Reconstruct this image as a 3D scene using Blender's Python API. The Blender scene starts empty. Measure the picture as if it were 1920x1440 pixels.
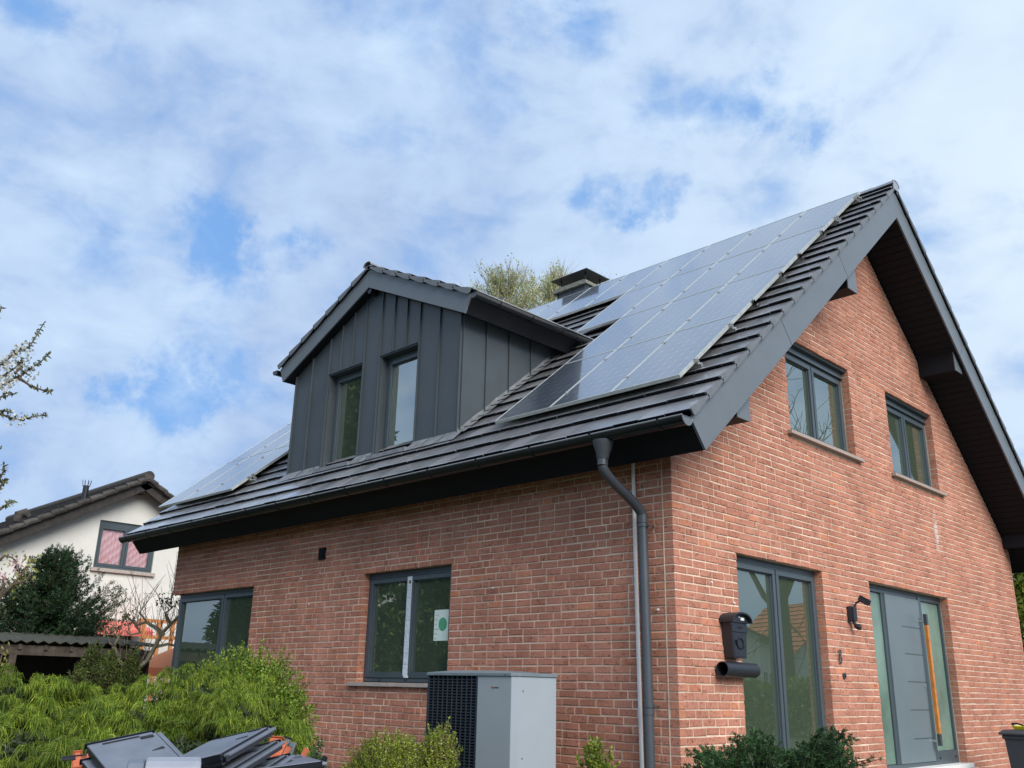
import bpy, math, random
import numpy as np
from mathutils import Vector, Matrix
random.seed(7); RNG = np.random.default_rng(11)
SC = bpy.context.scene
COL = SC.collection
PI = math.pi

# ------------------------------------------------------------------ camera
CAM = np.array([5.0644, -7.3446, 0.8876]); YAW, PIT, ROL, FPX = 0.78151, 0.32006, 0.021972, 1717.75
_fw = np.array([-math.sin(YAW)*math.cos(PIT), math.cos(YAW)*math.cos(PIT), math.sin(PIT)])
_rt = np.array([math.cos(YAW), math.sin(YAW), 0.0]); _up = np.cross(_rt, _fw)
_r2 = math.cos(ROL)*_rt + math.sin(ROL)*_up; _u2 = -math.sin(ROL)*_rt + math.cos(ROL)*_up
cd = bpy.data.cameras.new('camera'); cam = bpy.data.objects.new('camera', cd); COL.objects.link(cam)
cd.sensor_width = 36; cd.lens = FPX/1920*36; cd.clip_end = 2000; cd.clip_start = 0.05
cam.matrix_world = Matrix(((_r2[0], _u2[0], -_fw[0], CAM[0]), (_r2[1], _u2[1], -_fw[1], CAM[1]),
                           (_r2[2], _u2[2], -_fw[2], CAM[2]), (0, 0, 0, 1)))
SC.camera = cam
def ray(u, v): return _fw + (u-960)/FPX*_r2 - (v-720)/FPX*_u2
def dirn(u, v): r = ray(u, v); return r/np.linalg.norm(r)
def at(u, v, d):                      # a point at horizontal distance d
    r = ray(u, v); return CAM + r/np.hypot(r[0], r[1])*d

# ------------------------------------------------------------------ materials
def new_mat(name):
    m = bpy.data.materials.new(name); m.use_nodes = True
    nt = m.node_tree; b = nt.nodes['Principled BSDF']; return m, nt, b
def N(nt, t, **k):
    n = nt.nodes.new(t)
    for a, v in k.items(): setattr(n, a, v)
    return n
def ramp(nt, stops, src=None):
    r = N(nt, 'ShaderNodeValToRGB'); e = r.color_ramp.elements
    while len(e) < len(stops): e.new(0.5)
    for i, (p, c) in enumerate(stops): e[i].position = p; e[i].color = (*c, 1)
    if src is not None: nt.links.new(src, r.inputs[0])
    return r
def noise(nt, scale, detail=3, rough=.55, coord='Object', dist=0.0, vec=None):
    n = N(nt, 'ShaderNodeTexNoise'); n.inputs['Scale'].default_value = scale
    n.inputs['Detail'].default_value = detail; n.inputs['Roughness'].default_value = rough
    n.inputs['Distortion'].default_value = dist
    if vec is None:
        tc = N(nt, 'ShaderNodeTexCoord'); vec = tc.outputs[coord]
    nt.links.new(vec, n.inputs['Vector']); return n
def bump(nt, b, src, strength=.3, dist=.01, prev=None):
    bp = N(nt, 'ShaderNodeBump'); bp.inputs['Strength'].default_value = strength; bp.inputs['Distance'].default_value = dist
    nt.links.new(src, bp.inputs['Height'])
    if prev is not None: nt.links.new(prev.outputs[0], bp.inputs['Normal'])
    nt.links.new(bp.outputs[0], b.inputs['Normal']); return bp
def mix(nt, a, bb, fac, mode='MIX'):
    m = N(nt, 'ShaderNodeMix', data_type='RGBA', blend_type=mode)
    for s, v in ((m.inputs[0], fac), (m.inputs[6], a), (m.inputs[7], bb)):
        if isinstance(v, (int, float)): s.default_value = v
        elif isinstance(v, tuple): s.default_value = (*v, 1)
        else: nt.links.new(v, s)
    return m.outputs[2]
def plain(name, c, rough=.5, var=.12, nscale=6, spec=.5, metal=0, bumps=0, bscale=60, island=0):
    m, nt, b = new_mat(name)
    n = noise(nt, nscale, 5, .6)
    lo = tuple(x*(1-var) for x in c); hi = tuple(min(1, x*(1+var)) for x in c)
    r = ramp(nt, [(.3, lo), (.7, hi)], n.outputs[0]); colr = r.outputs[0]
    if island:
        g = N(nt, 'ShaderNodeNewGeometry')
        ri = ramp(nt, [(0, (1-island,)*3), (1, (1+island,)*3)], g.outputs['Random Per Island'])
        colr = mix(nt, colr, ri.outputs[0], 1.0, 'MULTIPLY')
    nt.links.new(colr, b.inputs['Base Color'])
    rr = N(nt, 'ShaderNodeMapRange'); rr.inputs[3].default_value = max(0.02, rough*.85); rr.inputs[4].default_value = min(1, rough*1.15)
    nt.links.new(n.outputs[0], rr.inputs[0]); nt.links.new(rr.outputs[0], b.inputs['Roughness'])
    b.inputs['Specular IOR Level'].default_value = spec; b.inputs['Metallic'].default_value = metal
    if bumps:
        n2 = noise(nt, bscale, 3); bump(nt, b, n2.outputs[0], bumps, .01)
    return m
M = {}
def patch(nt, centre, size, amp):      # a soft-edged stain at a fixed place on the wall
    tc = N(nt, 'ShaderNodeTexCoord'); mp = N(nt, 'ShaderNodeMapping'); mp.vector_type = 'POINT'
    mp.inputs[3].default_value = tuple(1/q for q in size); mp.inputs[1].default_value = tuple(-c_/q for c_, q in zip(centre, size))
    nt.links.new(tc.outputs['Object'], mp.inputs[0]); ln = N(nt, 'ShaderNodeVectorMath', operation='LENGTH'); nt.links.new(mp.outputs[0], ln.inputs[0])
    nz = noise(nt, 9, 4, .6); ad = N(nt, 'ShaderNodeMath', operation='MULTIPLY_ADD'); nt.links.new(nz.outputs[0], ad.inputs[0]); ad.inputs[1].default_value = 1.4; nt.links.new(ln.outputs['Value'], ad.inputs[2])
    mr = N(nt, 'ShaderNodeMapRange'); mr.interpolation_type = 'SMOOTHSTEP'; nt.links.new(ad.outputs[0], mr.inputs[0]); mr.inputs[1].default_value = .75; mr.inputs[2].default_value = 1.7; mr.inputs[3].default_value = amp; mr.inputs[4].default_value = 0
    return mr.outputs[0]
def brick_mat():
    m, nt, b = new_mat('brick')
    g = N(nt, 'ShaderNodeNewGeometry')
    r = ramp(nt, [(0, (.42, .180, .118)), (.25, (.46, .203, .134)), (.65, (.475, .212, .142)), (.9, (.495, .228, .155)), (1, (.55, .225, .128))], g.outputs['Random Per Island'])
    n = noise(nt, 2.2, 4); n2 = noise(nt, 38, 5, .65)
    c = mix(nt, r.outputs[0], ramp(nt, [(.3, (.8, .78, .78)), (.7, (1.15, 1.15, 1.17))], n.outputs[0]).outputs[0], 1.0, 'MULTIPLY')
    c = mix(nt, c, ramp(nt, [(.25, (.68, .66, .66)), (.55, (1.03, 1.03, 1.03)), (.8, (1.2, 1.2, 1.2))], n2.outputs[0]).outputs[0], .75, 'MULTIPLY')
    nL = noise(nt, .45, 5, .6); c = mix(nt, c, ramp(nt, [(.3, (.91, .90, .90)), (.7, (1.08, 1.08, 1.08))], nL.outputs[0]).outputs[0], 1.0, 'MULTIPLY')
    # folds and creases of hand-moulded faces
    n3 = noise(nt, 17, 2.5, .5, dist=1.2)
    cr = ramp(nt, [(.0, (1, 1, 1)), (.35, (1, 1, 1)), (.385, (.22, .2, .2)), (.42, (1, 1, 1)), (1, (1, 1, 1))], n3.outputs[0])
    mk = noise(nt, 9, 2); mkr = ramp(nt, [(.44, (0, 0, 0)), (.52, (1, 1, 1))], mk.outputs[0])
    cre = mix(nt, (1., 1., 1.), cr.outputs[0], mkr.outputs[0])
    c = mix(nt, c, cre, .85, 'MULTIPLY')
    c = mix(nt, c, (.62, .52, .47), patch(nt, (0, 6.80, 3.22), (.25, .12, .38), .9))
    c = mix(nt, c, (.66, .17, .10), patch(nt, (-3.82, 0, 2.52), (.09, .3, .13), .6))
    nt.links.new(c, b.inputs['Base Color']); b.inputs['Roughness'].default_value = .85
    b.inputs['Specular IOR Level'].default_value = .25
    b1 = bump(nt, b, n2.outputs[0], .55, .012); bump(nt, b, cre, .5, .01, b1)
    return m
M['brick'] = brick_mat()
M['mortar'] = plain('mortar', (.63, .50, .385), .9, .28, 1.7, .2, bumps=.4)
M['anthracite'] = plain('anthracite_sheet', (.125, .145, .160), .36, .06, 3, .45)
M['cladding'] = plain('standing_seam_sheet', (.056, .069, .078), .42, .10, 1.7, .45, bumps=.05, bscale=5)
M['cladding_side'] = M['cladding']
M['eave_dark'] = plain('darkened_board', (.0045, .006, .010), .55, .1, 4, .2)  # eave box darker than its anthracite: shade put into the colour
M['soffit'] = plain('soffit_board', (.008, .010, .014), .6, .15, 5, .2)  # boards likewise darkened, overhang shade included in the base colour
M['tile'] = plain('glazed_flat_tile', (.195, .197, .208), .42, .18, 3, .5, island=.34)
M['tail_shade'] = plain('tile_tail_shade', (.008, .008, .010), .7, .1, 5, .2)  # shadow under each course, put into the colour of the lower edge
_b = M['tile'].node_tree.nodes['Principled BSDF']; _b.inputs['Coat Weight'].default_value = 1; _b.inputs['Coat Roughness'].default_value = .20; _b.inputs['Coat IOR'].default_value = 1.95
M['gutter'] = plain('gutter_metal', (.006, .008, .012), .24, .1, 3, .5)
M['pipe'] = plain('downpipe_metal', (.055, .062, .072), .38, .1, 3, .5)
M['lip'] = plain('gutter_bead_highlight', (.30, .31, .32), .3, .1, 3, .5, .4)  # highlight along the gutter lip, put into a paler bead colour
M['frame'] = plain('window_frame', (.060, .080, .092), .35, .05, 3, .5)
M['white'] = plain('white_plastic', (.75, .75, .73), .5, .06, 5)
M['foil'] = plain('protective_foil', (.62, .68, .72), .35, .2, 25, .5, bumps=.6, bscale=30)
M['sill'] = plain('stone_sill', (.40, .34, .30), .7, .2, 25, .3)
M['sill_dark'] = plain('brown_sill', (.36, .29, .25), .6, .1, 25, .3)
M['plaster'] = plain('interior_plaster', (.74, .72, .66), .9, .05, 2)
M['floor'] = plain('interior_floor', (.25, .2, .15), .6, .1, 2)
M['black'] = plain('black_rubber', (.01, .01, .012), .6, .1, 5)
M['steel'] = plain('aluminium', (.62, .62, .60), .32, .1, 20, .5, .9)
M['panel_frame'] = plain('panel_frame_aluminium', (.60, .62, .58), .4, .12, 12, .5, .6)
M['backing'] = plain('panel_backsheet', (.3, .3, .3), .6)
M['conc'] = plain('concrete_crown', (.20, .20, .17), .9, .35, 14, .2, bumps=.5)
M['lead'] = plain('lead_flashing', (.17, .18, .19), .5, .3, 9, .5, bumps=1.0, bscale=14)
M['wood'] = plain('oiled_wood', (.55, .19, .035), .45, .25, 9)
M['cream'] = plain('cream_render', (.66, .65, .60), .9, .11, .8, .2, bumps=.6, bscale=9)
M['old_tile'] = plain('old_grey_tile', (.058, .052, .046), .8, .4, 7, .3, bumps=.6, bscale=20, island=.35)
M['dark_wood'] = plain('dark_wood', (.035, .03, .028), .7, .4, 7, .3)
M['grey_wood'] = plain('weathered_wood', (.14, .11, .085), .85, .35, 9, .2, bumps=.4)
M['shed_wood'] = plain('old_shed_wood', (.065, .052, .042), .85, .4, 9, .2, bumps=.4)
M['orange_wood'] = plain('orange_wood', (.55, .22, .07), .6, .2, 8)
M['red_cloth'] = plain('red_cloth', (.72, .17, .14), .8, .12, 3)

M['bin'] = plain('bin_plastic', (.045, .052, .062), .5, .1, 6)
M['yellow'] = plain('yellow_plastic', (.75, .68, .03), .45, .1, 8)
M['bark'] = plain('bark', (.10, .075, .055), .9, .4, 12, .2, bumps=.6)
M['bark_light'] = plain('lichen_bark', (.22, .19, .13), .9, .45, 10, .2, bumps=.6)
M['twig'] = plain('young_twig', (.16, .10, .075), .8, .25, 10, .2)
M['birch_twig'] = plain('birch_twig', (.32, .30, .20), .8, .25, 10, .2)
M['slab_tile'] = plain('spare_flat_tile', (.125, .14, .17), .42, .22, 5, .5, bumps=.12, bscale=80)
M['red_tile'] = plain('red_clay_tile', (.48, .13, .06), .7, .25, 14, .3, bumps=.2)
M['hp_light'] = plain('silver_painted_sheet', (.29, .325, .345), .42, .03, 2, .5)
M['hp_side'] = plain('pale_silver_sheet', (.31, .35, .385), .42, .03, 2, .5)
M['hp_dark'] = plain('dark_grille', (.028, .036, .048), .4, .1, 4, .5)
M['hp_lid'] = plain('grey_lid', (.16, .20, .22), .4, .08, 4, .5)
M['green_print'] = plain('green_print', (.08, .36, .19), .5)
M['paper'] = plain('paper', (.72, .82, .72), .6, .04)
M['frost'] = plain('frosted_green_glass', (.145, .225, .18), .22, .28, 1.6, .7)
M['mail'] = plain('cast_dark_metal', (.016, .020, .027), .42, .15, 14, .5, bumps=.1)
M['car'] = plain('white_paint', (.75, .75, .75), .15, .02)
M['dark_glass'] = plain('dark_glass', (.01, .012, .014), .05, .02, 2, .8)

def glass_mat(name, tint=(.80, .88, .84), ior=2.0, dust_or_glow=.15):
    m, nt, b = new_mat(name)
    out = nt.nodes['Material Output']; nt.nodes.remove(b)
    fr = N(nt, 'ShaderNodeFresnel'); fr.inputs[0].default_value = ior
    tr = N(nt, 'ShaderNodeBsdfTransparent'); tr.inputs[0].default_value = (*tint, 1)
    gl = N(nt, 'ShaderNodeBsdfGlossy'); gl.inputs['Roughness'].default_value = 0.0; gl.inputs[0].default_value = (.95, 1, .98, 1)
    mx = N(nt, 'ShaderNodeMixShader')
    nt.links.new(fr.outputs[0], mx.inputs[0]); nt.links.new(tr.outputs[0], mx.inputs[1]); nt.links.new(gl.outputs[0], mx.inputs[2])
    df_ = N(nt, 'ShaderNodeBsdfDiffuse'); df_.inputs[0].default_value = (.27, .37, .25, 1)     # olive tone of reflections and lit rooms painted onto the pane
    m2 = N(nt, 'ShaderNodeMixShader'); m2.inputs[0].default_value = dust_or_glow; nt.links.new(mx.outputs[0], m2.inputs[1]); nt.links.new(df_.outputs[0], m2.inputs[2])
    nt.links.new(m2.outputs[0], out.inputs[0]); return m
M['glass'] = glass_mat('window_glass', ior=3.1)
M['coated_glass'] = glass_mat('coated_window_glass', ior=5.5)
M['curtain_glass'] = glass_mat('curtained_glass', (.97, .95, .95), 1.5, .02)

def panel_mat():
    m, nt, b = new_mat('solar_cells')
    tc = N(nt, 'ShaderNodeTexCoord'); sp = N(nt, 'ShaderNodeSeparateXYZ'); nt.links.new(tc.outputs['UV'], sp.inputs[0])
    def mth(op, a, bb=None, c=None):
        n = N(nt, 'ShaderNodeMath', operation=op)
        for i, v in enumerate((a, bb, c)):
            if v is None: continue
            if isinstance(v, (int, float)): n.inputs[i].default_value = v
            else: nt.links.new(v, n.inputs[i])
        return n.outputs[0]
    def tri(x, n): # distance to nearest gridline, in cell units
        f = mth('FRACT', mth('MULTIPLY', x, n)); return mth('MINIMUM', f, mth('SUBTRACT', 1.0, f))
    du, dv = tri(sp.outputs[0], 6), tri(sp.outputs[1], 10)
    line = mth('LESS_THAN', mth('MINIMUM', du, dv), .014)
    corner = mth('LESS_THAN', mth('ADD', du, dv), .095)
    bus = mth('LESS_THAN', tri(mth('ADD', sp.outputs[0], 1/36), 18), .045)
    msk = mth('MAXIMUM', mth('MAXIMUM', mth('MULTIPLY', line, .45), mth('MULTIPLY', corner, .55)), mth('MULTIPLY', bus, .30))
    g = N(nt, 'ShaderNodeObjectInfo')
    base = ramp(nt, [(0, (.035, .046, .066)), (1, (.050, .062, .088))], g.outputs['Random'])
    c = mix(nt, base.outputs[0], (.42, .47, .52), msk)
    nz = noise(nt, 3, 5, .6, coord='Object')
    dust_or_glow = ramp(nt, [(.35, (0, 0, 0)), (.8, (.10, .10, .10))], nz.outputs[0])
    c = mix(nt, c, (.35, .36, .38), dust_or_glow.outputs[0])
    nt.links.new(c, b.inputs['Base Color']); b.inputs['Roughness'].default_value = .35
    b.inputs['Coat Weight'].default_value = 1; b.inputs['Coat Roughness'].default_value = .06; b.inputs['Coat IOR'].default_value = 2.15
    return m
M['cells'] = panel_mat()

def leaf_mat(name, stops, rough=.55, trans=.25, clump=1.6, spec=.35):
    m, nt, b = new_mat(name)
    g = N(nt, 'ShaderNodeNewGeometry'); r = ramp(nt, stops, g.outputs['Random Per Island'])
    nz = noise(nt, clump, 3, .6); v = ramp(nt, [(.32, (.5, .55, .5)), (.68, (1.4, 1.33, 1.2))], nz.outputs[0])  # noise puts highlights and shadows of the clumps into the leaf colour
    c = mix(nt, r.outputs[0], v.outputs[0], 1.0, 'MULTIPLY')
    nt.links.new(c, b.inputs['Base Color']); b.inputs['Roughness'].default_value = rough
    b.inputs['Specular IOR Level'].default_value = spec
    out = nt.nodes['Material Output']; tl = N(nt, 'ShaderNodeBsdfTranslucent'); nt.links.new(c, tl.inputs[0])
    mx = N(nt, 'ShaderNodeMixShader'); mx.inputs[0].default_value = trans
    nt.links.new(b.outputs[0], mx.inputs[1]); nt.links.new(tl.outputs[0], mx.inputs[2]); nt.links.new(mx.outputs[0], out.inputs[0])
    return m
M['orange_cloth'] = leaf_mat('orange_cloth', [(0, (1, .42, .26)), (1, (1, .42, .26))], trans=.5, clump=0, rough=.9, spec=.1)
M['thread'] = leaf_mat('golden_thread_foliage', [(0, (.045, .095, .010)), (.45, (.125, .20, .018)), (.8, (.23, .32, .03)), (1, (.38, .43, .06))], trans=.25, clump=3.2)
M['shrub'] = leaf_mat('bright_shrub_leaf', [(0, (.05, .11, .012)), (.5, (.15, .26, .028)), (1, (.32, .42, .06))], trans=.3)
M['box'] = leaf_mat('small_box_leaf', [(0, (.08, .13, .01)), (.5, (.22, .30, .028)), (.9, (.30, .36, .05)), (1, (.5, .5, .22))], trans=.3)
M['thuja'] = leaf_mat('thuja_foliage', [(0, (.022, .042, .008)), (.6, (.055, .088, .014)), (1, (.12, .15, .03))])
M['inner'] = leaf_mat('inner_shade_foliage', [(0, (.012, .022, .006)), (1, (.03, .045, .012))], trans=.05)  # shadowed gaps inside the bushes, put into a darker leaf colour
M['yew'] = leaf_mat('yew_needles', [(0, (.008, .026, .011)), (.6, (.020, .055, .020)), (1, (.05, .10, .035))], trans=.12)
M['yew_light'] = leaf_mat('yew_hedge_needles', [(0, (.015, .045, .018)), (.6, (.035, .095, .032)), (1, (.09, .18, .055))], trans=.2)
M['birch'] = leaf_mat('birch_spring_leaf', [(0, (.36, .44, .18)), (.5, (.50, .58, .24)), (.85, (.62, .62, .30)), (1, (.62, .50, .28))], trans=.4, clump=.5)
M['hedge'] = leaf_mat('garden_tree_leaf', [(0, (.06, .11, .015)), (.6, (.16, .22, .03)), (1, (.28, .32, .05))], trans=.4)
M['conifer'] = leaf_mat('spruce_foliage', [(0, (.02, .045, .015)), (.6, (.06, .11, .03)), (1, (.20, .26, .06))], trans=.1, clump=.9)
M['blossom'] = leaf_mat('white_blossom', [(0, (.62, .60, .60)), (1, (.85, .83, .82))], trans=.35)
M['pink'] = leaf_mat('pink_blossom', [(0, (.55, .25, .33)), (.5, (.75, .45, .52)), (1, (.85, .68, .72))], trans=.35)
M['bronze'] = leaf_mat('young_bronze_leaf', [(0, (.08, .075, .05)), (.6, (.12, .14, .07)), (1, (.20, .26, .06))], trans=.25)
M['olive'] = leaf_mat('olive_bud_leaf', [(0, (.22, .20, .06)), (1, (.42, .42, .14))], trans=.35)

# ------------------------------------------------------------------ mesh building
def wm(o):
    m = Matrix.LocRotScale(o.location, o.rotation_euler, o.scale)
    return (wm(o.parent) @ o.matrix_parent_inverse @ m) if o.parent else m
def setpar(o, p):
    o.parent = p; o.matrix_parent_inverse = wm(p).inverted()
class MB:
    def __init__(s): s.v = []; s.f = []; s.m = []; s.uv = None
    def add(s, vs, fs, mi=0):
        o = len(s.v); s.v.extend([tuple(map(float, p)) for p in vs])
        for f in fs: s.f.append(tuple(i+o for i in f)); s.m.append(mi)
    def box(s, x0, x1, y0, y1, z0, z1, mi=0, P=None):
        vs = [(x0, y0, z0), (x1, y0, z0), (x1, y1, z0), (x0, y1, z0), (x0, y0, z1), (x1, y0, z1), (x1, y1, z1), (x0, y1, z1)]
        if P: vs = [P(*q) for q in vs]
        s.add(vs, [(0, 3, 2, 1), (4, 5, 6, 7), (0, 1, 5, 4), (1, 2, 6, 5), (2, 3, 7, 6), (3, 0, 4, 7)], mi)
    def prism(s, poly, a, b, f, mi=0):     # poly of 2-D points, extruded from a to b; f(p, q, t) -> xyz
        n = len(poly); vs = [f(p, q, a) for p, q in poly]+[f(p, q, b) for p, q in poly]
        s.add(vs, [tuple(range(n)), tuple(range(2*n-1, n-1, -1))]+[(i, i+n, (i+1) % n+n, (i+1) % n) for i in range(n)], mi)
    def tube(s, pts, r, n=8, caps=True, mi=0):
        pts = [np.array(p, float) for p in pts]; rs = r if isinstance(r, (list, tuple, np.ndarray)) else [r]*len(pts)
        vs = []; prev = None
        for i, p in enumerate(pts):
            t = pts[min(i+1, len(pts)-1)]-pts[max(i-1, 0)]; t = t/(np.linalg.norm(t)+1e-9)
            if prev is None:
                a = np.array([0, 0, 1.]) if abs(t[2]) < .9 else np.array([1., 0, 0])
            else: a = prev
            u = a-t*(a@t); u /= np.linalg.norm(u)+1e-9; w = np.cross(t, u); prev = u
            for k in range(n):
                q = 2*PI*k/n; vs.append(p+rs[i]*(math.cos(q)*u+math.sin(q)*w))
        fs = []
        for i in range(len(pts)-1):
            for k in range(n): fs.append((i*n+k, i*n+(k+1) % n, (i+1)*n+(k+1) % n, (i+1)*n+k))
        if caps: fs.append(tuple(range(n-1, -1, -1))); fs.append(tuple((len(pts)-1)*n+k for k in range(n)))
        s.add(vs, fs, mi)
    def build(s, name, mat, parent=None, smooth=False, bevel=0, loc=None):
        me = bpy.data.meshes.new(name); me.from_pydata(s.v, [], s.f)
        for mm in (mat if isinstance(mat, (list, tuple)) else [mat]): me.materials.append(mm)
        if any(s.m): me.polygons.foreach_set('material_index', s.m)
        if smooth: me.polygons.foreach_set('use_smooth', [True]*len(me.polygons))
        o = bpy.data.objects.new(name, me); COL.objects.link(o)
        if parent is not None: setpar(o, parent)
        if loc is not None:
            me.transform(Matrix.Translation(-Vector(loc))); o.location = loc
        if bevel:
            bv = o.modifiers.new('bevel', 'BEVEL'); bv.width = bevel; bv.segments = 2; bv.limit_method = 'ANGLE'; bv.angle_limit = math.radians(35)
        if smooth:
            me.update()
        return o
def smooth_angle(o, deg=35):
    me = o.data; me.polygons.foreach_set('use_smooth', [True]*len(me.polygons))
    me.set_sharp_from_angle(angle=math.radians(deg)); return o
def empty(name, loc=(0, 0, 0), rz=0):
    o = bpy.data.objects.new(name, None); o.location = loc; o.rotation_euler.z = rz; o.empty_display_size = .2
    COL.objects.link(o); return o
def tag(o, label=None, cat=None, group=None, kind=None):
    if label: o['label'] = label
    if cat: o['category'] = cat
    if group: o['group'] = group
    if kind: o['kind'] = kind
    return o
def mesh_np(name, V, F, mat, parent=None, loc=None):
    me = bpy.data.meshes.new(name); V = np.asarray(V, np.float32); F = np.asarray(F, np.int32); k = F.shape[1]
    if loc is not None: V = V-np.asarray(loc, np.float32)
    me.vertices.add(len(V)); me.vertices.foreach_set('co', V.ravel())
    me.loops.add(F.size); me.loops.foreach_set('vertex_index', F.ravel())
    me.polygons.add(len(F)); me.polygons.foreach_set('loop_start', np.arange(0, F.size, k, dtype=np.int32))
    me.update(calc_edges=True); me.materials.append(mat)
    o = bpy.data.objects.new(name, me); COL.objects.link(o)
    if parent is not None: setpar(o, parent)
    if loc is not None: o.location = loc
    return o
def unit(a): return a/(np.linalg.norm(a, axis=-1, keepdims=True)+1e-9)
def leaves(C, D, L, W, rng=RNG):     # diamond leaves: centre, direction, length, width
    n = len(C); D = unit(D); R = unit(np.cross(D, rng.normal(size=(n, 3))))
    L = np.broadcast_to(L, (n,))[:, None]; W = np.broadcast_to(W, (n,))[:, None]
    V = np.stack([C-D*L*.5, C+R*W*.5-D*L*.05, C+D*L*.5, C-R*W*.5-D*L*.05], 1).reshape(-1, 3)
    F = np.arange(4*n).reshape(n, 4); return V, F
def strips(P0, P1, P2, W, rng=RNG):  # bent strips through three points
    n = len(P0); T = unit(P2-P0); R = unit(np.cross(T, rng.normal(size=(n, 3))))*np.broadcast_to(W, (n,))[:, None]*.5
    V = np.stack([P0-R, P0+R, P1+R, P1-R, P2+R*.35, P2-R*.35], 1).reshape(-1, 3)
    b = np.arange(n)[:, None]*6
    F = np.concatenate([b+np.array([0, 1, 2, 3]), b+np.array([3, 2, 4, 5])]); return V, F
def join(parts):
    Vs = []; Fs = []; o = 0
    for V, F in parts: Vs.append(V); Fs.append(F+o); o += len(V)
    return np.concatenate(Vs), np.concatenate(Fs)
def textmesh(name, body, size, mat, M4, parent, depth=.0015):
    cu = bpy.data.curves.new(name, 'FONT'); cu.body = body; cu.size = size; cu.extrude = depth; cu.align_x = 'CENTER'; cu.align_y = 'CENTER'
    t = bpy.data.objects.new(name, cu); COL.objects.link(t); bpy.context.view_layer.update()
    me = bpy.data.meshes.new_from_object(t.evaluated_get(bpy.context.evaluated_depsgraph_get()))
    bpy.data.objects.remove(t); me.transform(M4); me.materials.clear(); me.materials.append(mat)
    o = bpy.data.objects.new(name, me); COL.objects.link(o); setpar(o, parent); return o

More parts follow.
